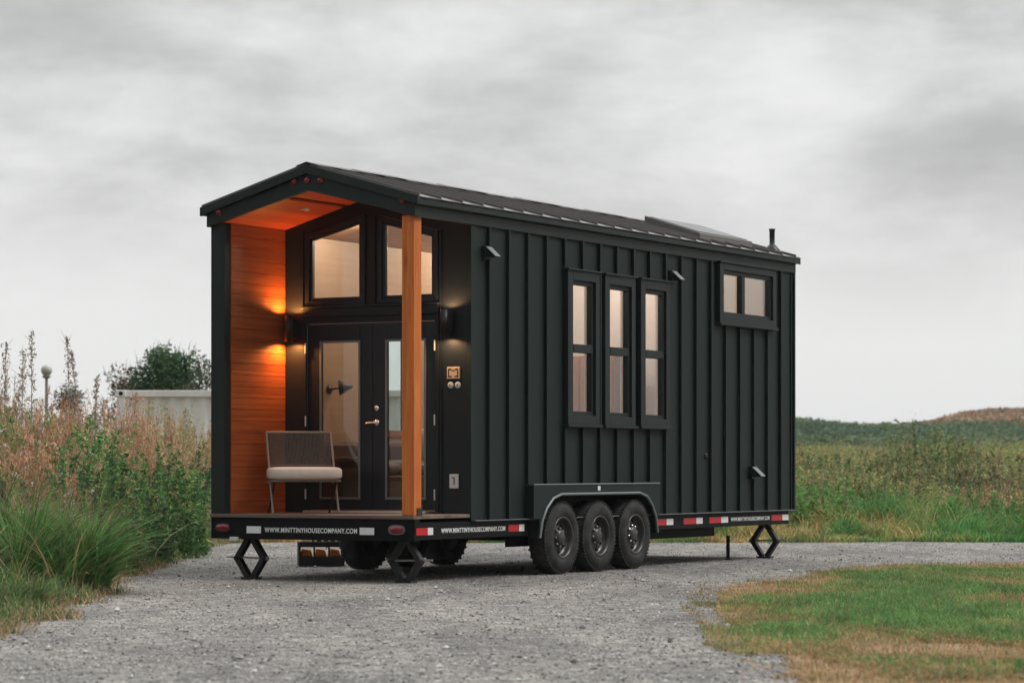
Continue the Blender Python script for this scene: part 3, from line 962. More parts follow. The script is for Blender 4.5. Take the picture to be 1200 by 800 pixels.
# ---- wheels (built once, copied)
def make_wheel():
    r = MB()                                            # rim faces -y
    r.lathe([(.225, .0), (.222, .010), (.205, .004), (.198, -.03), (.190, -.075), (.150, -.070), (.105, -.055), (.085, -.055), (.085, -.02), (.06, -.005), (0, -.004)], (0, 0, 0), 'y', 40)
    r.lathe([(.225, .0), (.215, -.20), (0, -.20)], (0, -.0, 0), 'y', 40)
    for k in range(8):                                  # hand holes between the spokes
        a = 2 * math.pi * k / 8 + .2
        r.lathe([(0, -.055), (.024, -.056), (.030, -.068)], (.150 * math.cos(a), 0, .150 * math.sin(a)), 'y', 10, 1)
    wheel = r.build('wheel', [M['rim'], M['belly']], HOUSE)
    for k in range(8):
        a = 2 * math.pi * k / 8
        n_ = MB(); n_.lathe([(.014, -.06), (.014, -.028), (.007, -.022), (0, -.022)], (.095 * math.cos(a), 0, .095 * math.sin(a)), 'y', 6, smooth=False)
        n_.build('lug_nut', M['lug'], wheel)
    t = MB()
    t.lathe([(.222, .0), (.24, .014), (.28, .022), (.325, .016), (.350, -.002), (.368, -.012), (.385, -.03), (.388, -.11), (.385, -.19), (.368, -.21), (.32, -.235), (.25, -.22), (.222, -.205)], (0, 0, 0), 'y', 56)
    for k in range(56):                                 # shoulder lugs
        a = 2 * math.pi * k / 56
        ca, sa = math.cos(a), math.sin(a)
        t.obox((.376 * ca, .022, .376 * sa), (.012 * ca, 0, .012 * sa), (0, .016, 0), (-.011 * sa, 0, .011 * ca))
        if k % 2: t.obox((.376 * ca, .198, .376 * sa), (.012 * ca, 0, .012 * sa), (0, .016, 0), (-.011 * sa, 0, .011 * ca))
    t.build('tyre', M['tyre'], wheel)
    return wheel


w0 = make_wheel()
k = 0
for side in (0, 1):
    for u in (2.855, 3.70, 4.545):
        w = w0 if k == 0 else copy_tree(w0, HOUSE)
        w.location = (u, -.085, .392) if side == 0 else (u, 2.525, .392)
        w.rotation_euler = (0, .7 * k, 0) if side == 0 else (0, .5 * k, math.pi)
        k += 1
mb = MB()
for u in (2.855, 3.70, 4.545): mb.tube([(u, .1, .392), (u, 2.34, .392)], .045, 12)
mb.build('axle', M['chassis'], TR)

# ---- scissor jacks (standing between the trailer and the ground)
def make_jack():
    j = MB()                                            # diamond in the local x-z plane
    top, bot, hw = .405, .035, .165
    zc = (top + bot) / 2
    for s in (-1, 1):
        for (a, b) in (((s * .035, top), (s * hw, zc)), ((s * hw, zc), (s * .035, bot))):
            va, vb = Vector((a[0], 0, a[1])), Vector((b[0], 0, b[1]))
            d = (vb - va); n_ = d.cross(Vector((0, 1, 0))).normalized()
            for y in (-.034, .034):
                j.obox((va + vb) / 2 + Vector((0, y, 0)), d / 2 * 1.08, (0, .004, 0), n_ * .026)
            j.obox((va + vb) / 2 + n_ * .024 * (1 if (b[1] - a[1]) * s < 0 else 1), d / 2, (0, .034, 0), n_ * .004)
        j.tube([(s * hw, -.05, zc), (s * hw, .05, zc)], .022, 10)
    j.box(-.09, .09, -.06, .06, .0, .028); j.box(-.07, .07, -.055, .055, .408, .44)
    r_ = empty('scissor_jack', (0, 0, 0))
    j.build('scissor_arms', M['jack'], r_)
    s = MB(); s.tube([(-hw - .04, 0, zc), (hw + .14, 0, zc + .012)], .010, 8); s.tube([(-hw - .045, 0, zc), (-hw - .015, 0, zc)], .022, 8)
    s.build('screw_rod', M['rod'], r_)
    return r_


JL = ['black scissor jack under the left corner of the porch', 'black scissor jack under the porch beneath the wooden post', 'black scissor jack under the far end of the trailer']
j0 = make_jack()
for i, (u, v) in enumerate(((.17, 2.06), (.20, .22), (8.60, .18))):
    j = j0 if i == 0 else copy_tree(j0)
    j.location = house_to_world(u, v, -.004)
    j.rotation_euler = (0, 0, math.pi / 2 - YAW + math.pi / 2 + (.0, math.pi, math.pi)[i])
    tag(j, JL[i], 'jack', 'scissor jacks under the trailer')
# rear prop leg
mb = MB(); mb.tube([(7.78, .30, .006), (7.78, .30, .30)], .022, 10); mb.lathe([(.05, 0), (.05, .012), (0, .012)], (7.78, .30, .004), 'z', 12)
mb.build('prop_leg', M['chassis'], TR)

# ---- inside: floor, ceiling, partitions, lamps
MB().box(P0 + .101, L - .091, .262, 2.343, .606, .69).build('floor', M['in_floor'], HOUSE)
mb = MB()
for a, b in ((.046, RIDGE_V), (2.389, RIDGE_V)):
    mb.prism([(a, ceil_z(a)), (b, ceil_z(b)), (b, ceil_z(b) + .03), (a, ceil_z(a) + .03)], 'x', P0 + .052, L - .046)
mb.build('ceiling', M['in_ceiling'], HOUSE)
mb = MB(); mb.box(6.30, 6.38, .30, 2.343, .69, 3.6); mb.build('partition', M['in_white'], HOUSE)
mb = MB(); mb.box(6.38, L - .1, .62, 2.342, 2.55, 2.62); mb.build('loft_floor', M['in_white'], HOUSE)
SPOTS = [(1.75, 1.75), (3.3, .95), (4.4, .85), (4.4, 1.7), (5.6, .95), (7.6, 1.3)]
for (u, v) in SPOTS:
    m_ = MB(); m_.lathe([(0, 0), (.045, 0), (.052, -.006), (.06, .0), (.06, .03)], (u, v, ceil_z(v) - .016), 'z', 16)
    m_.build('ceiling_spot', M['spot_lamp'], HOUSE)

INV = 'seen through the glass'
def at_house(name, u, v, z, label, cat, group=None):
    o = empty(name, house_to_world(u, v, z), math.pi / 2 - YAW)
    return tag(o, label, cat, group)


def pillow_mesh(mb_, c, sx, sy, sz, n=10, p=3.0):
    """soft box"""
    vs, fs = [], []
    for i in range(n + 1):
        th = math.pi * i / n - math.pi / 2
        for j in range(2 * n):
            ph = 2 * math.pi * j / (2 * n)
            f = lambda t, e: math.copysign(abs(t) ** e, t)
            e = 2 / p
            vs.append((c[0] + sx * f(math.cos(th), e) * f(math.cos(ph), e), c[1] + sy * f(math.cos(th), e) * f(math.sin(ph), e), c[2] + sz * f(math.sin(th), e * 1.3)))
    for i in range(n):
        for j in range(2 * n):
            fs.append((i * 2 * n + j, i * 2 * n + (j + 1) % (2 * n), (i + 1) * 2 * n + (j + 1) % (2 * n), (i + 1) * 2 * n + j))
    mb_.add(vs, fs, 0, True)


so = at_house('sofa', 2.35, 1.92, .69, 'brown leather sofa inside, behind the left porch door glass', 'sofa')
m_ = MB(); m_.box(-.95, .95, -.40, .40, .10, .36); m_.build('sofa_base', M['leather'], so, .02)
m_ = MB(); m_.box(-.95, .95, .20, .40, .362, .72); m_.build('backrest', M['leather'], so, .04)
for s in (-1, 1):
    m_ = MB(); m_.box(s * .95, s * .80, -.40, .199, .362, .56); m_.build('armrest', M['leather'], so, .04)
m_ = MB(); pillow_mesh(m_, (-.39, -.1, .44), .38, .30, .09); pillow_mesh(m_, (.39, -.1, .44), .38, .30, .09); m_.build('seat_cushion', M['leather'], so)
cu = at_house('cushion', 3.02, 1.80, 1.20, 'tan cushion on the sofa behind the right porch door glass', 'cushion')
m_ = MB(); pillow_mesh(m_, (0, 0, .18), .22, .12, .19); m_.build('cushion_cover', M['tan_cloth'], cu)
la = at_house('wall_lamp', 2.02, 2.345, 1.98, 'black cone wall lamp inside the left porch door', 'lamp')
m_ = MB(); m_.lathe([(.05, 0), (.05, .015), (0, .02)], (0, 0, 0), 'y', 14); m_.tube([(0, -.01, 0), (0, -.20, .02)], .01, 8); m_.build('lamp_arm', M['dark_metal'], la)
m_ = MB(); n = 24
ap = Vector((.06, -.27, .03)); axd = Vector((-.5, .87, -.10)).normalized(); e1 = axd.orthogonal().normalized(); e2 = axd.cross(e1)
vv = [ap + e1 * .012 * math.cos(2 * math.pi * j / n) + e2 * .012 * math.sin(2 * math.pi * j / n) for j in range(n)] + [ap + axd * .15 + e1 * .085 * math.cos(2 * math.pi * j / n) + e2 * .085 * math.sin(2 * math.pi * j / n) for j in range(n)]
m_.add(vv, [(j, (j + 1) % n, n + (j + 1) % n, n + j) for j in range(n)] + [tuple(range(n))], 0, True); m_.build('lamp_shade', M['dark_metal'], la)
ca = at_house('cabinet', 5.6, 1.62, .69, 'tall brown kitchen cabinet inside, behind the lower panes of the side windows', 'cabinet')
m_ = MB(); m_.box(-.32, .32, -1.05, .70, .0, 1.74); m_.build('carcass', M['walnut'], ca, .005)
for k in range(4):
    MB().box(-.345, -.3205, -1.03 + k * .432, -.615 + k * .432, .1, 1.70).build('cabinet_door', M['walnut'], ca, .004)

# ---- chair on the porch
def make_chair():
    root = empty('porch_chair', house_to_world(.35, 1.51, .668))
    fx, fy = .22, -.975                                  # faces the camera side, turned a little right
    root.rotation_euler = (0, 0, math.atan2(fy, fx) + math.pi / 2)   # local -y is forward
    tag(root, 'taupe metal lounge chair with woven cord back and beige cushion on the porch', 'chair')
    w = .335
    def rail(t): return (0, .0 + .52 * t, .80 * t)      # front foot to the top of the back
    f = MB()
    for s in (-1, 1):
        f.tube([(s * w, 0, .004), (s * w, .27, .40), (s * w, .53, .83)], .0125, 10)
    f.tube([(-w, .53, .83), (w, .53, .83)], .0125, 10)
    f.tube([(-w, .225, .335), (w, .225, .335)], .010, 8)
    f.tube([(-w, -.09, .335), (w, -.09, .335)], .012, 8)
    for s in (-1, 1): f.tube([(s * w, -.09, .335), (s * w, .45, .315)], .011, 8)
    f.build('frame', M['chair_frame'], root)
    for s in (-1, 1):
        l = MB(); l.tube([(s * (w - .02), .02, .33), (s * (w - .02), .50, .004)], .0115, 8); l.build('leg', M['dark_metal'], root)
    b = MB()
    for k in range(46):
        x = -w + .02 + (2 * w - .04) * k / 45
        y0, z0, y1, z1 = .325, .46, .525, .82
        b.tube([(x, y0 + .055, z0), (x * 1.0, (y0 + y1) / 2 + .055, (z0 + z1) / 2), (x, y1, z1)], .0056, 5)
    b.tube([(-w, .352, .49), (w, .352, .49)], .008, 6)
    b.build('cord_back', M['cord'], root)
    c = MB(); pillow_mesh(c, (0, .13, .408), .365, .29, .068, 16, 6.5)
    c.build('cushion', M['cushion'], root)
    s = MB(); s.box(-w + .01, w - .01, -.08, .43, .322, .334); s.build('seat', M['cord'], root)
    return root


make_chair()

# ---- crate of orange blocks under the trailer
cr = empty('block_crate', (-2.20, 31.35, .0), R(8))
tag(cr, 'black open crate of orange wheel chocks on the gravel under the trailer', 'crate')
m_ = MB()
for y in (-.13, .13):
    m_.box(-.25, .25, y - .012, y + .012, .01, .11); m_.box(-.25, .25, y - .012, y + .012, .225, .285)
for x in (-.25, .25):
    m_.box(x - .012, x + .012, -.142, .142, .01, .285)
m_.box(-.24, .24, -.12, .12, .01, .03)
for x in (-.085, .085): m_.box(x - .010, x + .010, -.135, -.12, .11, .225)
m_.build('crate_body', M['crate'], cr, .004)
m_ = MB()
for k, x in enumerate((-.17, -.01, .15)):
    m_.prism([(x - .075, .115), (x + .075, .115), (x + .05, .19), (x - .04, .205)], 'y', -.10, .10)
m_.build('orange_chock', M['orange'], cr, .012)
for x in (-.06, .02, .10, .18):
    h = MB(); h.tube([(x - .03, 0, .285), (x - .02, 0, .335), (x + .02, 0, .335), (x + .03, 0, .285)], .012, 8); h.build('handle', M['crate'], cr)

# ------------------------------------------------------------------ vegetation helpers (arrays of blades and leaves)
class Plants:
    def __init__(self): self.V, self.F, self.C, self.n = [], [], [], 0

    def push(self, v, f, c):
        self.V.append(v); self.F.append(f + self.n); self.C.append(c); self.n += len(v)

    def blades(self, P, h, w, lean, col, seg=3, az=None, tipcol=None, droop=1.0):
        n = len(P)
        if az is None: az = RNG.uniform(0, 2 * np.pi, n)
        face = RNG.uniform(0, 2 * np.pi, n)
        t = np.linspace(0, 1, seg + 1)
        off = lean[:, None] * t[None] ** 1.8
        x = P[:, 0, None] + np.cos(az)[:, None] * off; y = P[:, 1, None] + np.sin(az)[:, None] * off
        z = P[:, 2, None] + h[:, None] * (t[None] - .35 * droop * np.clip(lean / h, 0, 1.4)[:, None] * t[None] ** 3)
        half = w[:, None] * (1 - t[None] ** 1.6) * .5 + .0006
        dx, dy = np.cos(face)[:, None] * half, np.sin(face)[:, None] * half
        a = np.stack([x - dx, y - dy, z], 2); b = np.stack([x + dx, y + dy, z], 2)
        v = np.stack([a, b], 2).reshape(-1, 3)
        k = 2 * (seg + 1)
        q = np.array([(2 * i, 2 * i + 1, 2 * i + 3, 2 * i + 2) for i in range(seg)])
        f = (q[None] + (np.arange(n) * k)[:, None, None]).reshape(-1, 4)
        if tipcol is None: c = np.repeat(col, k, 0)
        else:
            tt = np.repeat(t, 2)[None, :, None]
            c = (col[:, None] * (1 - tt) + tipcol[:, None] * tt).reshape(-1, 3)
        self.push(v, f, c)

    def leaves(self, P, s, col, flat=.0, aspect=.5, up=.25):
        n = len(P)
        d = RNG.normal(size=(n, 3)); d[:, 2] = d[:, 2] * (1 - flat) + up
        d /= np.linalg.norm(d, axis=1)[:, None]
        e = RNG.normal(size=(n, 3)); e -= (e * d).sum(1)[:, None] * d; e /= np.linalg.norm(e, axis=1)[:, None]
        L_ = d * s[:, None]; W_ = e * (s * aspect)[:, None]
        v = np.stack([P - L_ * .5, P + W_ * .5 - L_ * .05, P + L_ * .5, P - W_ * .5 - L_ * .05], 1).reshape(-1, 3)
        f = np.arange(n * 4).reshape(-1, 4)
        self.push(v, f, np.repeat(col, 4, 0))

    def stems(self, A, B, r, col):
        """thin three-sided stems from A to B"""
        n = len(A)
        d = B - A; d /= np.linalg.norm(d, axis=1)[:, None]
        e = np.cross(d, np.array([.31, .77, .12])[None]); e /= np.linalg.norm(e, axis=1)[:, None]
        g_ = np.cross(d, e)
        vs = []
        for end, k in ((A, 1.0), (B, .45)):
            for a in (0, 2.094, 4.189):
                vs.append(end + (e * math.cos(a) + g_ * math.sin(a)) * (r * k)[:, None])
        v = np.stack(vs, 1).reshape(-1, 3)
        q = np.array([(0, 1, 4, 3), (1, 2, 5, 4), (2, 0, 3, 5)])
        f = (q[None] + (np.arange(n) * 6)[:, None, None]).reshape(-1, 4)
        self.push(v, f, np.repeat(col, 6, 0))

    def build(self, name, parent=None, mat='plant'):
        o = quads(name, np.concatenate(self.V), np.concatenate(self.F), M[mat], parent, np.concatenate(self.C), False)
        return o


def pick(n, cols, var=.25, weights=None):
    cols = np.array(cols)
    i = RNG.choice(len(cols), n, p=weights)
    return cols[i] * RNG.uniform(1 - var, 1 + var, (n, 1)) * RNG.uniform(.93, 1.07, (n, 3))


GREEN = [(.088, .220, .055), (.130, .265, .070), (.060, .155, .055), (.23, .30, .095)]
DEEP = [(.038, .100, .048), (.058, .140, .056), (.105, .175, .065)]
BRIGHT = [(.115, .315, .090), (.090, .265, .085), (.20, .34, .105)]
STRAW = [(.34, .25, .13), (.28, .20, .10), (.40, .31, .18)]
RUST = [(.46, .285, .165), (.55, .36, .22), (.37, .205, .105), (.58, .42, .27)]
OLIVE = [(.16, .175, .075), (.20, .19, .09), (.125, .15, .07), (.24, .21, .11)]


def vnoise(x, y, s, seed=0):
    """cheap smooth value noise"""
    r = np.random.default_rng(seed).random((64, 64))
    u, v = np.asarray(x) * s + 100, np.asarray(y) * s + 100
    i, j = np.floor(u).astype(int), np.floor(v).astype(int)
    a, b = u - i, v - j
    a, b = a * a * (3 - 2 * a), b * b * (3 - 2 * b)
    g_ = lambda p, q: r[p % 64, q % 64]
    return (g_(i, j) * (1 - a) + g_(i + 1, j) * a) * (1 - b) + (g_(i, j + 1) * (1 - a) + g_(i + 1, j + 1) * a) * b


def pts_on(x, y, dz=0.0):
    return np.stack([x, y, terrain(x, y) + dz], 1)


# ---- lawn grass
def lawn_grass():
    n = 210000
    Y = 12.8 + 21.2 * RNG.random(n) ** 1.0
    X = 1.0 + (Y * .205 - .6) * RNG.random(n)
    ok = inside_poly(X, Y, [(x - .16, y) for x, y in LAWN_OUT]) & (inside_poly(X, Y, [(x + .10, y - .1) for x, y in LAWN_OUT]) | (vnoise(X, Y, 5.0, 14) > .52)) & (X < Y * .21 + .3)
    X, Y = X[ok], Y[ok]
    g1 = vnoise(X + .3 * Y, Y * .42, 1.25, 3); g2 = vnoise(X, Y * .5, 3.4, 4); g3 = vnoise(X - .2 * Y, Y * .3, .55, 8)
    edge = np.minimum(1, np.abs(X - np.interp(Y, [q[1] for q in LAWN], [q[0] for q in LAWN])) / 1.4)
    green = .42 * g1 + .28 * g2 + .30 * g3 + .22 * (edge - .85)
    for (bx, by, rx, ry, amp) in ((1.95, 18.4, .36, 1.5, .34), (3.6, 27.2, .9, 1.8, .26), (2.9, 19.8, .35, .9, .22), (4.4, 24.8, .5, 1.1, .20), (2.2, 22.6, .3, .9, .18), (5.6, 29.6, 1.5, 2.2, .20), (3.6, 22.5, .9, 2.2, .12), (2.6, 21.5, .6, 1.5, .10), (2.55, 15.6, .45, .9, .16),
                                  (3.15, 16.6, .55, .8, -.42), (2.25, 17.2, .30, .8, -.36), (1.62, 15.8, .30, 1.8, -.16), (2.4, 24.6, .5, 1.2, -.16), (3.9, 19.6, .6, .8, -.10), (1.9, 26.0, .8, 1.2, -.12), (2.95, 14.4, .5, .5, -.18)):
        green = green + amp * np.exp(-((X - bx) / rx) ** 2 - ((Y - by) / ry) ** 2)
    bare = ((green < .36) & (RNG.random(len(X)) > .20)) | (RNG.random(len(X)) > .80)
    X, Y, green = X[~bare], Y[~bare], green[~bare]
    n = len(X)
    isg = (green + RNG.normal(0, .14, n)) > .515
    c = np.where(isg[:, None], pick(n, [(.13, .29, .085), (.095, .225, .068), (.20, .28, .095)]), pick(n, [(.44, .265, .13), (.39, .275, .125), (.28, .25, .095), (.50, .36, .22)]))
    h = RNG.uniform(.016, .052, n) + .075 * np.clip(green - .46, 0, .4) / .4 * RNG.random(n)
    p = Plants()
    p.blades(np.stack([X, Y, np.full(n, .010)], 1), h, RNG.uniform(.004, .009, n), h * RNG.uniform(.2, 1.3, n), c * (.72 + .56 * vnoise(X, Y * .5, 5.5, 12))[:, None], 2)
    # a few longer seeded stalks
    k = 900; i = RNG.choice(n, k)
    q = np.stack([X[i], Y[i], np.full(k, .010)], 1); hh = RNG.uniform(.06, .13, k)
    p.blades(q, hh, np.full(k, .004), hh * RNG.uniform(.3, .9, k), pick(k, STRAW), 3)
    return tag(p.build('lawn_grass'), 'short patchy green and dry grass of the lawn beside the gravel', 'grass', kind='stuff')


lawn_grass()


# ---- dry fireweed and grass on the left bank
def weed_plume(p, P, H, cols, fluff, size, per=26, spread=.05):
    n = len(P)
    az = RNG.uniform(0, 6.28, n); ln = H * RNG.uniform(.02, .22, n)
    top = P + np.stack([np.cos(az) * ln, np.sin(az) * ln, H], 1)
    mid = P + np.stack([np.cos(az) * ln * .3, np.sin(az) * ln * .3, H * .55], 1)
    p.stems(P, mid, np.full(n, .0045), cols * .6); p.stems(mid, top, np.full(n, .0035), cols * .75)
    t = RNG.beta(1.6, 1.2, (n, per))
    base = mid[:, None] * (1 - t[..., None]) + top[:, None] * t[..., None]
    r = spread * (1.15 - t)[..., None] * (.35 + H[:, None, None] * .30)
    q = base + RNG.normal(size=(n, per, 3)) * r
    c = np.repeat(fluff, per, 0)
    p.leaves(q.reshape(-1, 3), RNG.uniform(.5, 1.4, n * per) * size, c * RNG.uniform(.65, 1.3, (n * per, 1)), 0, .22, 1.5)


def left_bank_dry():
    p = Plants()
    n = 7600
    Y = RNG.uniform(30.5, 48, n); X = left_edge(Y) - .5 - RNG.random(n) ** .9 * (2.2 + (Y - 26) * .22)
    ok = (X > -.215 * Y - .4)
    X, Y = X[ok], Y[ok]; n = len(X)
    inner = smooth(.3, 1.8, left_edge(Y) - X)
    clump = vnoise(X, Y, .8, 21)
    keep = RNG.random(n) < np.clip(.15 + .9 * clump, 0, 1)
    X, Y, inner, clump = X[keep], Y[keep], inner[keep], clump[keep]; n = len(X)
    H = (.75 + .95 * inner) * (.52 + .66 * vnoise(X, Y, .55, 23)) * RNG.uniform(.62, 1.15, n) * (.70 + .022 * (Y - 26)) * (.72 + .50 * clump)
    c = pick(n, RUST); fl = pick(n, RUST + [(.64, .43, .28), (.60, .37, .20), (.68, .51, .36)], .2)
    drift = vnoise(X, Y, .7, 24)[:, None]
    fl = fl * np.where(drift > .62, np.array([[.74, .70, .68]]), np.where(drift < .34, np.array([[.72, .98, .66]]), np.array([[1.08, 1.0, 1.02]])))
    weed_plume(p, pts_on(X, Y, -.02), H, c, fl, .058, 58, .085)
    # leaning dry stalks and grass between
    m = 14000
    Y = RNG.uniform(27, 47, m); X = left_edge(Y) - .35 - RNG.random(m) * (2.2 + (Y - 26) * .24)
    h = RNG.uniform(.4, 1.25, m) * (.7 + .4 * smooth(.3, 1.8, left_edge(Y) - X))
    p.blades(pts_on(X, Y, -.02), h, RNG.uniform(.006, .014, m), h * RNG.uniform(.1, .7, m), pick(m, RUST + STRAW), 3)
    return tag(p.build('dry_weeds'), 'rust brown seeding weeds covering the bank left of the house', 'weeds', kind='stuff')


left_bank_dry()


def left_bank_green():
    p = Plants()
    m = 30000
    Y = 17.5 + RNG.random(m) * 24; X = left_edge(Y) - .02 - RNG.random(m) ** 1.3 * 3.4
    d = left_edge(Y) - X
    patch = vnoise(X, Y, .9, 33)
    keep = (patch + RNG.normal(0, .1, m) > .36) | (Y < 25)
    X, Y, d = X[keep], Y[keep], d[keep]; m = len(X)
    near = 1 - smooth(17.5, 23.5, Y)
    h = RNG.uniform(.14, .5, m) * np.clip(.35 + d * 1.1, .3, 1.5) * (1 - .62 * near)
    dry = RNG.random(m) < (.24 + .25 * (1 - np.clip(d * 1.5, 0, 1)))
    c = np.where(dry[:, None], pick(m, STRAW + OLIVE), pick(m, GREEN + DEEP))
    p.blades(pts_on(X, Y, -.01), h, RNG.uniform(.006, .013, m), h * RNG.uniform(.2, .95, m), c, 3)
    # low dry fringe spilling on the gravel
    m = 9000
    Y = 16 + RNG.random(m) * 25.5; X = left_edge(Y) + .12 - RNG.random(m) * .6
    h = RNG.uniform(.03, .14, m)
    p.blades(pts_on(X, Y, -.005), h, RNG.uniform(.004, .009, m), h * RNG.uniform(.4, 1.4, m), pick(m, STRAW + RUST + OLIVE), 2)
    return tag(p.build('bank_grass'), 'green and straw grass along the left edge of the gravel', 'grass', kind='stuff')


left_bank_green()


# ---- tussocks and leafy shrubs: each a thing
def tussock(name, x, y, r, h, n, cols, label, cat='grass clump', group=None, dz=0, wid=.011, tips=None, crowns=6):
    p = Plants()
    a = RNG.uniform(0, 6.28, n); q = np.sqrt(RNG.random(n)) * r
    lx, ly = np.cos(a) * q, np.sin(a) * q
    if crowns:                                          # several roots, each fanning by itself
        ca_ = RNG.uniform(0, 6.28, crowns); cq = np.sqrt(RNG.random(crowns)) * r * .85
        w_ = RNG.integers(0, crowns, n); ch_ = RNG.uniform(.55, 1.1, crowns)
        lx, ly = np.cos(ca_[w_]) * cq[w_] + lx * .26, np.sin(ca_[w_]) * cq[w_] + ly * .26
    P = np.stack([lx, ly, np.full(n, -.03)], 1)
    hh = h * (ch_[w_] if crowns else 1.0) * RNG.uniform(.30, 1.12, n) * (1 - .35 * (q / r) ** 2) * (.78 + .44 * vnoise(lx + x, ly + y, 4.0, 91))
    out = np.where(RNG.random(n) < .35, RNG.normal(-.3, .6, n), a + RNG.normal(0, 1.4, n))
    lean = hh * (.10 + RNG.random(n) ** 1.5 * 1.0 + .25 * (q / r))
    p.blades(P, hh, RNG.uniform(.5, 1.5, n) * wid, lean, pick(n, cols, .42), 5, out)
    k = int(n * .10); i = RNG.choice(n, k)              # dead, bent blades
    p.blades(P[i], hh[i] * .8, RNG.uniform(.6, 1.3, k) * wid, hh[i] * RNG.uniform(.6, 1.3, k), pick(k, STRAW + OLIVE), 4)
    if tips:
        k = int(n * .05); i = RNG.choice(n, k)
        p.blades(P[i], hh[i] * 1.35, np.full(k, .006), hh[i] * .7, pick(k, tips), 4)
    o = p.build(name)
    o.location = (x, y, float(terrain(x, y)) + dz)
    return tag(o, label, cat, group)


def shrub(name, x, y, rx, ry, h, n, cols, label, leaf=.06, cat='shrub', group=None, base=.05, clumps=26, sink=0.0, spiky=.0):
    p = Plants()
    # limbs reaching to leafy clumps spread through the crown
    cz = RNG.uniform(.22, 1.0, clumps) ** .8
    a = RNG.uniform(0, 6.28, clumps); q = np.sqrt(RNG.random(clumps)) * np.sqrt(np.clip(1 - (cz - .45) ** 2 / .42, .05, 1))
    C = np.stack([np.cos(a) * q * rx, np.sin(a) * q * ry, base + cz * h * .86], 1)
    cr_ = RNG.uniform(.16, .30, clumps) * (rx + h * .5) * .75
    tone = RNG.uniform(.72, 1.28, clumps)
    i = RNG.choice(clumps, n, p=cr_ ** 2 / (cr_ ** 2).sum())
    d = RNG.normal(size=(n, 3)); d /= np.linalg.norm(d, axis=1)[:, None]
    P = C[i] + d * (cr_[i] * RNG.random(n) ** .45)[:, None] * np.array([1, 1, .85 + spiky])[None]
    ok = P[:, 2] > .01
    P, i = P[ok], i[ok]; n = len(P)
    c = pick(n, cols, .2) * tone[i][:, None]
    p.leaves(P, RNG.uniform(.6, 1.35, n) * leaf, c, .2, .5)
    if spiky:
        k = int(n * .10); j = RNG.choice(n, k)
        h_ = RNG.uniform(.15, .4, k) * h * spiky
        p.blades(P[j], h_, np.full(k, leaf * .16), h_ * RNG.uniform(.1, .5, k), c[j], 2)
    t = empty(name, (x, y, float(terrain(x, y)) - sink))
    p.build('crown', t)
    b = MB()
    for k in range(min(clumps, 9)):
        s = Vector((random.uniform(-.08, .08) * rx, random.uniform(-.08, .08) * ry, -.05)); e = Vector(C[k])
        m_ = (s + e) / 2 + Vector((0, 0, .12 * h))
        b.tube([s, m_, e], .010 + .008 * h, 6, 0, .004)
    b.build('stem', M['bark'], t)
    return tag(t, label, cat, group)


TG = 'grass clumps along the gravel'
tussock('grass_tussock', -4.22, 24.6, .58, 1.10, 4800, GREEN + BRIGHT + BRIGHT + OLIVE[:2], 'largest bright green grass tussock bulging over the left gravel edge', group=TG, tips=STRAW, wid=.020, crowns=26)
tussock('grass_tussock', -4.95, 25.6, .85, 1.12, 5600, GREEN + BRIGHT + OLIVE[:2] + DEEP[1:], 'tall green grass clump at the left picture edge beside the dark post', group=TG, tips=STRAW, wid=.020, crowns=30)
tussock('grass_tussock', -4.0, 22.1, .36, .38, 1100, GREEN + OLIVE, 'low green grass clump nearest the camera on the left edge', group=TG)
tussock('grass_tussock', -4.25, 35.2, .36, .62, 1500, GREEN + DEEP, 'small green grass clump beside the gravel just left of the porch', group=TG)
SG = 'leafy weed bushes on the left bank'


def leafy_weed(x, y, r, h, stems, cols, label, per=100, leaf=.080, name='weed_bush', group=None):
    """many upright leafy stems leaning apart from one root patch"""
    p = Plants()
    a = RNG.uniform(0, 6.28, stems); q = np.sqrt(RNG.random(stems)) * r
    A = np.stack([np.cos(a) * q, np.sin(a) * q, np.full(stems, -.04)], 1)
    hs = h * RNG.uniform(.45, 1.1, stems) * (1 - .35 * (q / r) ** 2)
    az = a + RNG.normal(0, .8, stems); ln = hs * RNG.uniform(.03, .42, stems)
    B = A + np.stack([np.cos(az) * ln, np.sin(az) * ln, hs], 1)
    Mid = A + (B - A) * .5 - np.stack([np.cos(az) * ln, np.sin(az) * ln, np.zeros(stems)], 1) * .18
    t = RNG.random((stems, per)) ** .75
    P = A[:, None] * ((1 - t) ** 2)[..., None] + 2 * Mid[:, None] * (t * (1 - t))[..., None] + B[:, None] * (t ** 2)[..., None]
    P = P + RNG.normal(size=P.shape) * (.085 * (1.15 - t))[..., None]
    tone = RNG.uniform(.6, 1.35, stems)
    c = pick(stems * per, cols, .22) * 1.2 * np.repeat(tone, per)[:, None]
    p.leaves(P.reshape(-1, 3), RNG.uniform(.5, 1.35, stems * per) * leaf * np.repeat(np.ones(stems), per), c, .25, .30)
    k = int(stems * .3); i = RNG.choice(stems, k)          # dry seed heads above the leaves
    tt = B[i][:, None] + RNG.normal(size=(k, 12, 3)) * np.array([.035, .035, .07])
    p.leaves(tt.reshape(-1, 3), RNG.uniform(.02, .05, k * 12), pick(k * 12, RUST + STRAW), 0, .5)
    t_ = empty(name, (x, y, float(terrain(x, y))))
    p.build('leafage', t_)
    st = Plants(); st.stems(A, Mid, np.full(stems, .006), pick(stems, [(.14, .10, .06), (.10, .12, .05)])); st.stems(Mid, B, np.full(stems, .0045), pick(stems, [(.14, .12, .06), (.10, .13, .05)]))
    st.build('stems', t_)
    return tag(t_, label, 'bush', group or SG)


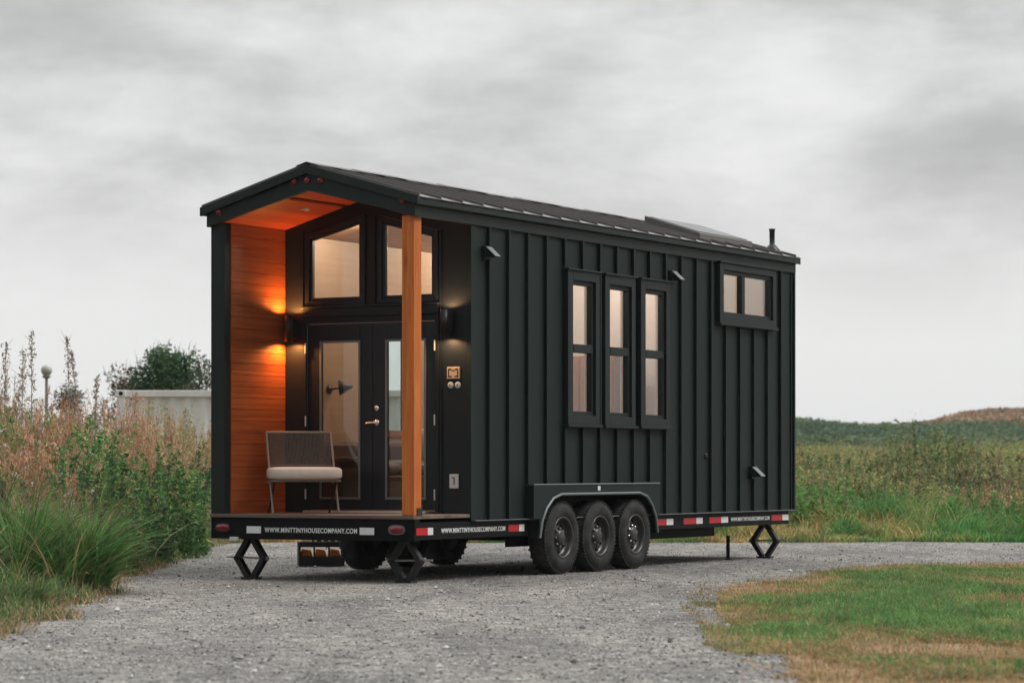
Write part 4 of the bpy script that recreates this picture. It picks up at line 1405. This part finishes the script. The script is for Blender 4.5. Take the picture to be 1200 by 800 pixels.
leafy_weed(-5.1, 30.8, .95, 1.42, 140, DEEP + GREEN, 'dark green leafy weed bush between the big tussock and the porch')
leafy_weed(-4.72, 34.4, .80, 1.32, 130, GREEN + DEEP[1:], 'green weed bush right of the dark bush, near the porch corner')
leafy_weed(-6.0, 35.6, .85, 1.75, 150, BRIGHT + GREEN + BRIGHT[1:2], 'fresh green weed bush below the white container end')
leafy_weed(-4.78, 37.6, .55, 1.55, 80, DEEP + GREEN[:1], 'tall weed bush touching the porch corner trim')
leafy_weed(-6.55, 34.2, .60, 1.50, 80, BRIGHT[:2] + GREEN, 'small green weed bush at the far left under the rusty weeds')
leafy_weed(-4.40, 29.2, .42, .72, 50, GREEN + OLIVE, 'low olive green weed bush at the gravel edge behind the big tussock')
leafy_weed(-4.42, 32.0, .40, .85, 50, DEEP + OLIVE[2:3], 'dark low weed bush at the gravel edge, middle of the left bank')
leafy_weed(-5.75, 32.6, .75, 1.35, 110, DEEP + GREEN, 'green weed bush behind the tall grass clump by the dark post')


def mixed_weeds():
    """straw arcs and rust plumes growing in front of and between the bushes"""
    p = Plants()
    n = 620
    Y = RNG.uniform(26.5, 38, n); X = left_edge(Y) - .25 - RNG.random(n) ** .8 * 2.4
    keep = vnoise(X, Y, 1.1, 44) > .42
    X, Y = X[keep], Y[keep]; n = len(X)
    H = RNG.uniform(.45, 1.25, n) * (.55 + .35 * np.clip(left_edge(Y) - X, 0, 1.6))
    weed_plume(p, pts_on(X, Y, -.02), H, pick(n, RUST + STRAW), pick(n, RUST + [(.50, .36, .30), (.46, .30, .22)], .2), .05, 34, .07)
    m = 900
    Y = RNG.uniform(23.5, 38, m); X = left_edge(Y) - .15 - RNG.random(m) * 1.9
    h = RNG.uniform(.4, 1.15, m)
    p.blades(pts_on(X, Y, -.02), h, RNG.uniform(.009, .017, m), h * RNG.uniform(.3, 1.25, m), pick(m, [(.50, .40, .25), (.44, .36, .20), (.30, .30, .14)]), 5)
    return tag(p.build('mixed_weeds'), 'straw stems and pinkish seed heads mixed through the left bank', 'weeds', kind='stuff')


mixed_weeds()


def wildflowers():
    p = Plants()
    n = 150
    Y = RNG.uniform(27, 38, n); X = left_edge(Y) - .1 - RNG.random(n) * 2.6
    h = RNG.uniform(.35, 1.25, n) * np.clip(.5 + (left_edge(Y) - X) * .45, .5, 1.2)
    P = pts_on(X, Y); T = P + np.stack([RNG.normal(0, .06, n), RNG.normal(0, .06, n), h], 1)
    p.stems(P, T, np.full(n, .003), pick(n, GREEN))
    for k in range(9):
        p.leaves(T + RNG.normal(0, .022, (n, 3)) * np.array([1, 1, .4]), np.full(n, .030), pick(n, [(.62, .55, .52), (.55, .38, .36), (.66, .62, .58)], .12), 0, .8)
    return tag(p.build('wildflowers'), 'tiny white and pink wildflowers dotted through the left bank', 'flowers', kind='stuff')


wildflowers()

# tall dry stalks that stand out against the sky
TS = 'tall dry stalks against the sky'
for i, (px, top, Y, lab) in enumerate(((5, 402, 37, 'tall dry weed stalk against the sky, leftmost at the picture edge'), (25, 410, 38, 'dry weed stalk, second from the left picture edge, forked against the sky'), (37, 388, 36, 'tallest dry weed stalk against the sky, just left of the round lamp'),
                                     (83, 394, 37, 'tall knobbly dry weed stalk against the sky right of the round lamp'), (98, 411, 39, 'tall dry weed stalk leaning left, between the lamp and the container'), (110, 440, 38, 'short dry weed stalk left of the white container'))):
    X = (px - 600) / 3193 * Y; z0 = float(terrain(X, Y)); H = CAM_H + (546 - top) / 3193 * Y - z0
    p = Plants()
    ln = -.18 if i == 4 else random.uniform(-.05, .06)
    A = np.array([[0, 0, -.05]]); B = np.array([[ln * .3, 0, H * .6]]); Cc = np.array([[ln, 0, H]])
    dcol = np.array([[.33, .29, .25]])
    p.stems(A, B, np.array([.011]), dcol); p.stems(B, Cc, np.array([.008]), dcol)
    n = 150
    t = RNG.random(n) ** .8; q = B + (Cc - B) * t[:, None] + RNG.normal(size=(n, 3)) * .032 * (1.2 - .5 * t)[:, None]
    p.leaves(q, RNG.uniform(.03, .075, n), pick(n, [(.42, .37, .32), (.36, .31, .26)]), 0, .4)
    k = 12; t = RNG.uniform(.2, .95, k); A2 = B + (Cc - B) * t[:, None]; B2 = A2 + np.stack([RNG.normal(0, .06, k), RNG.normal(0, .06, k), RNG.uniform(.08, .2, k)], 1)
    p.stems(A2, B2, np.full(k, .004), np.repeat(dcol, k, 0))
    o = p.build('weed_stalk'); o.location = (X, Y, z0); tag(o, lab, 'weed', TS)

# ---- things behind the left bank
def tree(name, x, y, rx, h, n, cols, label, leaf, clumps, base=.15, group=None):
    t = shrub(name, x, y, rx, rx * .9, h, n, cols, label, leaf, 'tree', group, base * h, clumps, 0, .25)
    for c in list(t.children):
        if c.name.startswith('stem'): c.name = 'trunk'
    return t


TB = 'trees behind the white container'
tree('bushy_tree', -8.25, 65, .86, 3.55, 15000, DEEP + [(.050, .085, .040)], 'dark green bushy tree rising behind the white container', .10, 34, .2, TB)
tree('bushy_tree', -9.25, 66, .55, 3.1, 3200, [(.16, .115, .085), (.09, .085, .05), (.20, .14, .10)], 'thin brownish small tree left of the dark tree behind the container', .09, 16, .2, TB)
tree('bushy_tree', -7.05, 62, .36, 3.2, 1800, [(.11, .09, .06), (.07, .08, .045)], 'sparse small tree by the porch corner behind the container', .08, 12, .2, TB)
tree('bushy_tree', -11.7, 72, .55, 2.75, 2600, [(.10, .105, .075), (.08, .09, .06)], 'faint low bush on the skyline left of the container', .1, 12, .2, TB)

ct = empty('shipping_container', (-7.30, 50.3, -.05), R(-1.5))
tag(ct, 'white corrugated shipping container half hidden behind the weeds', 'container')
CH = 2.60
m_ = MB()
for (x, y) in ((0, 0), (6.0, 0), (0, 2.4), (6.0, 2.4)): m_.box(x, x + .16, y, y + .16, .15, CH - .12)
m_.box(.16, 6.0, .02, .10, CH - .12, CH); m_.box(.16, 6.0, .02, .12, 0, .15); m_.box(.16, 6.0, 2.46, 2.56, CH - .12, CH); m_.box(.02, .12, .16, 2.4, CH - .12, CH)
m_.build('container_frame', M['container'], ct, .008)
m_ = MB(); x = .16; vv = []
while x < 5.95:
    for dx, dy in ((0, .06), (.07, .06), (.14, .10), (.21, .10)): vv.append((x + dx, dy))
    x += .28
V_, F_ = [], []
for (a, b) in vv: V_ += [(a, b, .15), (a, b, CH - .12)]
F_ = [(2 * i, 2 * i + 2, 2 * i + 3, 2 * i + 1) for i in range(len(vv) - 1)]
m_.add(V_, F_); m_.build('corrugated_panel', M['container'], ct)
m_ = MB(); m_.box(.06, .1, .16, 2.4, .15, CH - .12); m_.build('end_panel', M['container'], ct)
m_ = MB(); m_.box(.1, 6.05, .1, 2.46, CH - .06, CH - .02); m_.build('container_roof', M['container'], ct)
for (x, z) in ((-.01, CH - .12), (-.01, 0)):
    m_ = MB(); m_.box(x, x + .18, -.01, .17, z, z + .125); cc = m_.build('corner_casting', M['container'], ct, .01)
    h = MB(); h.lathe([(0, .0), (.035, .0), (.04, -.002)], (x + .09, -.013, z + .062), 'y', 14); h.build('casting_hole', M['dark_metal'], cc)

# round lamp on a pole in the far left
lp = empty('street_lamp', (-10.25, 60.0, float(terrain(-10.25, 60))))
tag(lp, 'pale round lamp on a thin pole above the weeds at the left', 'street lamp')
m_ = MB(); m_.tube([(0, 0, -.1), (0, 0, 3.12)], .045, 10, 0, .032); m_.build('pole', M['lamp_grey'], lp)
m_ = MB(); m_.lathe([(0, .0), (.07, .01), (.10, .06), (.045, .08)], (0, 0, 3.06), 'z', 16); m_.build('lamp_neck', M['lamp_grey'], lp)
m_ = MB(); pr = [(.125 * math.sin(t), .125 - .125 * math.cos(t)) for t in [math.pi * k / 12 for k in range(13)]]
m_.lathe(pr, (0, 0, 3.12), 'z', 20); m_.build('globe', M['globe'], lp)

# dark post at the picture edge
fp = MB(); fp.box(-.075, .075, -.075, .075, -.2, 1.22); fp.prism([(-.075, 1.2205), (.075, 1.2205), (.05, 1.25), (-.05, 1.26)], 'y', -.075, .075)
o = fp.build('fence_post', M['old_wood'], None, .01, ((0 - 600) / 3193 * 26.6 + .0, 26.6, float(terrain(-5, 26.6)) - .28)); o.rotation_euler = (R(2), R(-2), .4)
tag(o, 'dark weathered wooden post at the left picture edge', 'post')

# ---- right side: grass verge, brush field, shrubs
def right_verge():
    p = Plants()
    n = 42000
    Y = 40.9 + RNG.random(n) ** 1.3 * 8.5; X = RNG.uniform(-6, .21 * 50, n)
    Y = np.maximum(Y, far_edge(X) - .30 + RNG.random(n) * .3)
    ok = X < Y * .212
    X, Y = X[ok], Y[ok]; n = len(X)
    d = Y - far_edge(X)
    g_ = vnoise(X, Y, .55, 55) * .6 + vnoise(X, Y, 1.6, 56) * .4
    h = RNG.uniform(.20, .62, n) * np.clip(.45 + d * .5, .4, 1.3) * (.40 + 1.05 * vnoise(X, Y, 1.4, 57))
    kind = g_ + RNG.normal(0, .06, n)
    c = np.where((kind > .50)[:, None], pick(n, [(.11, .29, .080), (.085, .23, .065), (.16, .31, .09)]), np.where((kind > .36)[:, None], pick(n, [(.22, .31, .10), (.31, .34, .12), (.17, .25, .08)]), pick(n, [(.54, .33, .13), (.48, .36, .15), (.56, .45, .21)])))
    c = c * (.70 + .6 * vnoise(X, Y, 2.2, 59))[:, None]
    p.blades(pts_on(X, Y, -.01), h, RNG.uniform(.010, .026, n), h * RNG.uniform(.25, 1.2, n), c, 3)
    m = 700
    Y = RNG.uniform(44, 48.5, m); X = RNG.uniform(3, 10, m)
    keep = vnoise(X, Y, .5, 58) > .5
    X, Y = X[keep], Y[keep]; m = len(X)
    weed_plume(p, pts_on(X, Y), RNG.uniform(.5, .95, m), pick(m, RUST), pick(m, RUST + [(.30, .20, .15)]), .05, 26, .06)
    return tag(p.build('verge_grass'), 'green and golden grass verge along the far edge of the gravel', 'grass', kind='stuff')


right_verge()


def brush_field():
    p = Plants()
    n = 5200
    Y = 47 + (RNG.random(n) ** 1.25) * 78; X = Y * RNG.uniform(.085, .222, n)
    hn = vnoise(X, Y, .22, 61); tn = vnoise(X, Y * .7, .13, 62)
    H = .55 + .75 * hn + RNG.uniform(-.12, .15, n)
    H *= .95 + .05 * smooth(47, 56, Y)
    k = 40
    t = RNG.random((n, k)) ** .7
    q = pts_on(X, Y)[:, None] + np.stack([RNG.normal(0, .20, (n, k)), RNG.normal(0, .20, (n, k)), t * H[:, None]], 2)
    base = np.array([(.23, .31, .10), (.32, .32, .115), (.38, .31, .15), (.26, .36, .10), (.13, .22, .08)])
    ci = np.clip((tn * 5 + RNG.normal(0, .9, n)).astype(int), 0, 4)
    c = np.repeat(base[ci] * RNG.uniform(.55, 1.35, (n, 1)), k, 0)
    s = (RNG.uniform(.5, 1.3, n * k) * .085) * np.repeat(.8 + .006 * (Y - 47), k)
    p.leaves(q.reshape(-1, 3), s, c * RNG.uniform(.75, 1.25, (n * k, 1)), .1, .35)
    m = 9000; i = RNG.choice(n, m)
    P = pts_on(X[i] + RNG.normal(0, .3, m), Y[i] + RNG.normal(0, .3, m)); P[:, 2] += H[i] * .4
    hh = RNG.uniform(.3, .62, m) * H[i]
    p.blades(P, hh, RNG.uniform(.012, .025, m), hh * RNG.uniform(.2, .9, m), pick(m, OLIVE + STRAW[:1]), 3)
    return tag(p.build('brush_field'), 'olive brush field stretching to the hills on the right', 'brush', kind='stuff')


brush_field()
SR = 'shrubs in the field on the right'
FG = OLIVE + GREEN[:2] + [(.15, .20, .08)]
leafy_weed(8.75, 57.0, 1.15, 2.05, 190, FG + OLIVE[:2], 'tallest olive field bush with a pointed top, right side', 70, .10, 'field_bush', SR)
leafy_weed(6.45, 53.2, 1.30, 1.35, 170, DEEP[1:] + FG, 'dark green field bush left of the tallest bush', 60, .10, 'field_bush', SR)
leafy_weed(7.75, 50.8, 1.35, 1.25, 170, DEEP[1:] + OLIVE, 'dark low field bush below the tallest bush, behind the rusty weeds', 60, .095, 'field_bush', SR)
leafy_weed(9.75, 52.3, 1.20, 1.45, 170, OLIVE + [(.24, .17, .10)], 'brownish field bush near the right picture edge', 60, .095, 'field_bush', SR)
leafy_weed(5.35, 49.3, .80, 1.0, 110, [(.28, .17, .10), (.36, .21, .13), (.16, .15, .07)], 'small russet field bush behind the verge, nearest the house', 60, .08, 'field_bush', SR)
leafy_weed(7.1, 60.5, 1.6, 1.55, 170, FG, 'pale olive field bush further back, between the house and the tallest bush', 60, .11, 'field_bush', SR)
VG = 'leafy weeds in the verge on the right'
VB = BRIGHT + GREEN[:2]
leafy_weed(4.75, 44.2, .70, .92, 110, VB + OLIVE[:1], 'bright green leafy weed right behind the rear corner of the house', 60, .085, 'verge_weed', VG)
leafy_weed(5.05, 46.6, .80, 1.15, 120, VB + STRAW[:1], 'yellow green leafy weed behind the verge, close to the house', 60, .09, 'verge_weed', VG)
leafy_weed(6.5, 46.0, .75, .95, 110, GREEN + OLIVE, 'mid green leafy weed behind the vivid grass clump', 60, .085, 'verge_weed', VG)
leafy_weed(7.6, 44.8, .70, .80, 100, VB, 'bright leafy weed right of the vivid grass clump', 60, .085, 'verge_weed', VG)
leafy_weed(8.3, 46.6, .90, .95, 110, RUST[:2] + OLIVE, 'rusty seeding weed at the back of the verge', 60, .08, 'verge_weed', VG)
leafy_weed(9.2, 45.2, .80, .85, 100, GREEN + STRAW[:1], 'yellow green leafy weed by the right picture edge', 60, .085, 'verge_weed', VG)
leafy_weed(5.75, 48.2, .95, 1.3, 130, OLIVE + GREEN[2:], 'olive leafy weed taller than its neighbours behind the verge', 60, .09, 'verge_weed', VG)
tussock('grass_tussock', 5.85, 44.6, .46, .95, 2600, BRIGHT, 'vivid green grass clump standing out in the right verge', group=TG, wid=.02)
tussock('grass_tussock', 6.9, 42.2, .60, .58, 2200, BRIGHT[:2] + GREEN[:2], 'dark green grass clump at the far gravel edge, middle of the right verge', group=TG, wid=.018)
tussock('grass_tussock', 5.25, 42.2, .55, .50, 2200, BRIGHT[:2] + GREEN[:2], 'green grass clump at the far gravel edge close to the rear jack', group=TG, wid=.018)
tussock('grass_tussock', 8.6, 42.6, .62, .62, 2600, GREEN[:2] + BRIGHT[:2], 'green grass clump at the right picture edge behind the gravel', group=TG, wid=.018)

# low growth behind the trailer and weeds along the verge seen beneath it
# ---- far woodland on the low hills
def far_wood(crowns, per):
    """scrub crowns covering the slope of the low hills"""
    p = Plants()
    t = RNG.random(crowns)                                   # 0 foot of the slope, 1 ridge
    y = 205 + 62 * t; a = RNG.uniform(.082, .225, crowns); x = a * y
    ridge = np.interp(a, [.085, .100, .118, .130, .140, .155, .175, .190, .215], [.0184, .0187, .0176, .0160, .0158, .0166, .0172, .0160, .0156]) * 267 + CAM_H
    z = 2.35 + (ridge - 3.1) * t ** 1.1
    rr = RNG.uniform(.8, 1.9, crowns) * (1 - .35 * t)
    d = RNG.normal(size=(crowns, per, 3)); d /= np.linalg.norm(d, axis=2)[..., None]; d[..., 2] = np.abs(d[..., 2])
    P = np.stack([x, y, z], 1)[:, None] + d * (rr[:, None] * RNG.random((crowns, per)) ** .3)[..., None] * np.array([1.5, 1.5, .75])
    cols = np.array([(.090, .150, .085), (.115, .180, .095), (.15, .205, .10), (.20, .20, .11)])
    ci = np.clip((vnoise(x, y, .045, 75) * 4.6 - .6 + RNG.normal(0, .45, crowns)).astype(int), 0, 3)
    c = np.repeat(cols[ci] * RNG.uniform(.75, 1.25, (crowns, 1)), per, 0) * RNG.uniform(.8, 1.2, (crowns * per, 1))
    p.leaves(P.reshape(-1, 3), RNG.uniform(.5, 1.2, crowns * per) * .42, c, .3, .6)
    return tag(p.build('far_woodland'), 'blue green scrub woodland covering the low hills beyond the field', 'woodland', kind='stuff')


far_wood(900, 90)


def hill_scrub():
    p = Plants(); n = 22000
    x = RNG.uniform(38, 82, n); y = RNG.uniform(285, 352, n)
    P = pts_on(x, y); P[:, 2] += RNG.random(n) * .5
    p.leaves(P, RNG.uniform(.4, 1.1, n), pick(n, [(.40, .25, .16), (.34, .21, .14), (.46, .31, .21), (.22, .20, .12)]) * (.7 + .6 * vnoise(x, y, .2, 77))[:, None], .4, .5)
    return tag(p.build('hill_scrub'), 'rust coloured scrub on the far hill at the right', 'scrub', kind='stuff')


hill_scrub()

# ------------------------------------------------------------------ lamps that the photograph shows lit
def lamp(kind, name, loc, energy, col, size=.05, spot=None, rot=None, blend=.5):
    l = D.lights.new(name, kind); l.energy = energy; l.color = col
    if kind in ('POINT', 'SPOT'): l.shadow_soft_size = size
    if kind == 'SPOT': l.spot_size = spot; l.spot_blend = blend
    o = D.objects.new(name, l); COL.objects.link(o); o.parent = HOUSE; o.location = loc
    if rot: o.rotation_euler = rot
    return o


for (u, v, z, s) in LIGHTS:
    left = v > 1
    lamp('SPOT', 'sconce_light', (u, v, z - s * .012), 40 if left else 16, (1, .38, .09) if left else (1, .55, .25), .025, R(166), (math.pi if s > 0 else 0, 0, 0), .35)
for (u, v) in SPOTS:
    lamp('POINT', 'spot_light', (u, v, ceil_z(v) - .10), 25, (1, .87, .76), .06)

# ------------------------------------------------------------------ overcast sky and soft sun
SUN = Vector((.86, -.10, 1.05)).normalized()
sl = D.lights.new('sun', 'SUN'); sl.energy = 1.45; sl.angle = R(18); sl.color = (1, .97, .93)
so_ = D.objects.new('sun', sl); COL.objects.link(so_)
so_.rotation_euler = SUN.to_track_quat('Z', 'Y').to_euler()
w = D.worlds.new('World'); SC.world = w; w.use_nodes = True
nt = w.node_tree
bg = nt.nodes['Background']
skyt = nt.nodes.new('ShaderNodeTexSky'); skyt.sky_type = 'NISHITA'; skyt.sun_disc = False
skyt.sun_elevation = math.asin(SUN.z); skyt.sun_rotation = math.atan2(SUN.x, SUN.y); skyt.air_density = 1; skyt.dust_density = 3
tc = nt.nodes.new('ShaderNodeTexCoord')
sx = nt.nodes.new('ShaderNodeSeparateXYZ'); nt.links.new(tc.outputs['Generated'], sx.inputs[0])
mp = nt.nodes.new('ShaderNodeMapping'); mp.inputs['Scale'].default_value = (9.5, 9.5, 25); mp.inputs['Location'].default_value = (3.1, .4, 1.7); nt.links.new(tc.outputs['Generated'], mp.inputs['Vector'])
wob = noise(nt, mp.outputs[0], .30, 3, .5)
n1 = nt.nodes.new('ShaderNodeTexNoise'); n1.inputs['Scale'].default_value = .8; n1.inputs['Detail'].default_value = 9; n1.inputs['Roughness'].default_value = .58; n1.inputs['Distortion'].default_value = .15
nt.links.new(mp.outputs[0], n1.inputs['Vector'])
el = sx.outputs[2]                                     # sine of the elevation
amt = mth(nt, 'SMOOTH_MIN', 1.0, mth(nt, 'MULTIPLY', el, 9.0), .2)
cl = mth(nt, 'ADD', mth(nt, 'MULTIPLY', n1.outputs['Fac'], .68), mth(nt, 'MULTIPLY', wob, .32))
cl = mth(nt, 'SUBTRACT', cl, mth(nt, 'MULTIPLY', mth(nt, 'SUBTRACT', el, .10, clamp=True), .30))
cloud = ramp(nt, cl, [(.36, (.43, .43, .425)), (.44, (.52, .52, .515)), (.50, (.62, .62, .615)), (.57, (.72, .72, .715)), (.66, (.80, .80, .79))])
hor = (.745, .75, .74)
col = mixc(nt, hor, cloud, mth(nt, 'MULTIPLY', mth(nt, 'SUBTRACT', el, .045), 17, clamp=True))
# thicker light overhead, as under any even overcast
up = mth(nt, 'ADD', 1.0, mth(nt, 'MULTIPLY', mth(nt, 'SUBTRACT', el, .20, clamp=True), 4.6))
cb = nt.nodes.new('ShaderNodeCombineXYZ')
for i in range(3): nt.links.new(up, cb.inputs[i])
col = mixc(nt, col, cb.outputs[0], 1.0, 'MULTIPLY')
# unseen sky behind the camera, dimmer by an added ramp to darken camera-facing sides
back = ramp(nt, mth(nt, 'ADD', mth(nt, 'MULTIPLY', sx.outputs[1], .5), .5), [(.10, (.36, .37, .38)), (.45, (.62, .63, .64)), (.62, (1, 1, 1))])
col = mixc(nt, col, back, 1.0, 'MULTIPLY')
ten = mixc(nt, col, (10.5, 10.5, 10.5), 1.0, 'MULTIPLY')
fin = mixc(nt, skyt.outputs[0], ten, .94)
nt.links.new(fin, bg.inputs['Color']); bg.inputs['Strength'].default_value = .1

# ------------------------------------------------------------------ damp air
hm = D.materials.new('damp_air'); hm.use_nodes = True
hn = hm.node_tree; hn.nodes.clear()
ho = hn.nodes.new('ShaderNodeOutputMaterial'); hv = hn.nodes.new('ShaderNodeVolumePrincipled')
hv.inputs['Color'].default_value = (.92, .95, .98, 1); hv.inputs['Density'].default_value = .00018; hv.inputs['Anisotropy'].default_value = .2
hn.links.new(hv.outputs[0], ho.inputs['Volume'])
hz = MB().box(-720, 720, -320, 1520, -2.0, 24.0).build('haze', hm); tag(hz, kind='stuff')

# ------------------------------------------------------------------ camera
cam = D.cameras.new('camera'); co_ = D.objects.new('camera', cam); COL.objects.link(co_)
cam.sensor_width = 36; cam.lens = 3193 / 1200 * 36; cam.shift_y = (546 - 400) / 1200
co_.location = (0, 0, CAM_H); co_.rotation_euler = (math.pi / 2, 0, 0)
cam.clip_start = .1; cam.clip_end = 4000
cam.dof.use_dof = True; cam.dof.focus_distance = 29.0; cam.dof.aperture_fstop = 3.2
SC.camera = co_
SC.view_settings.view_transform = 'Standard'; SC.view_settings.look = 'None'; SC.view_settings.exposure = .16; SC.view_settings.gamma = 1
SC.cycles.max_bounces = 8; SC.cycles.transparent_max_bounces = 16; SC.cycles.diffuse_bounces = 4
SC.cycles.caustics_reflective = False; SC.cycles.caustics_refractive = False
SC.cycles.sample_clamp_indirect = 6
SC.cycles.use_denoising = True
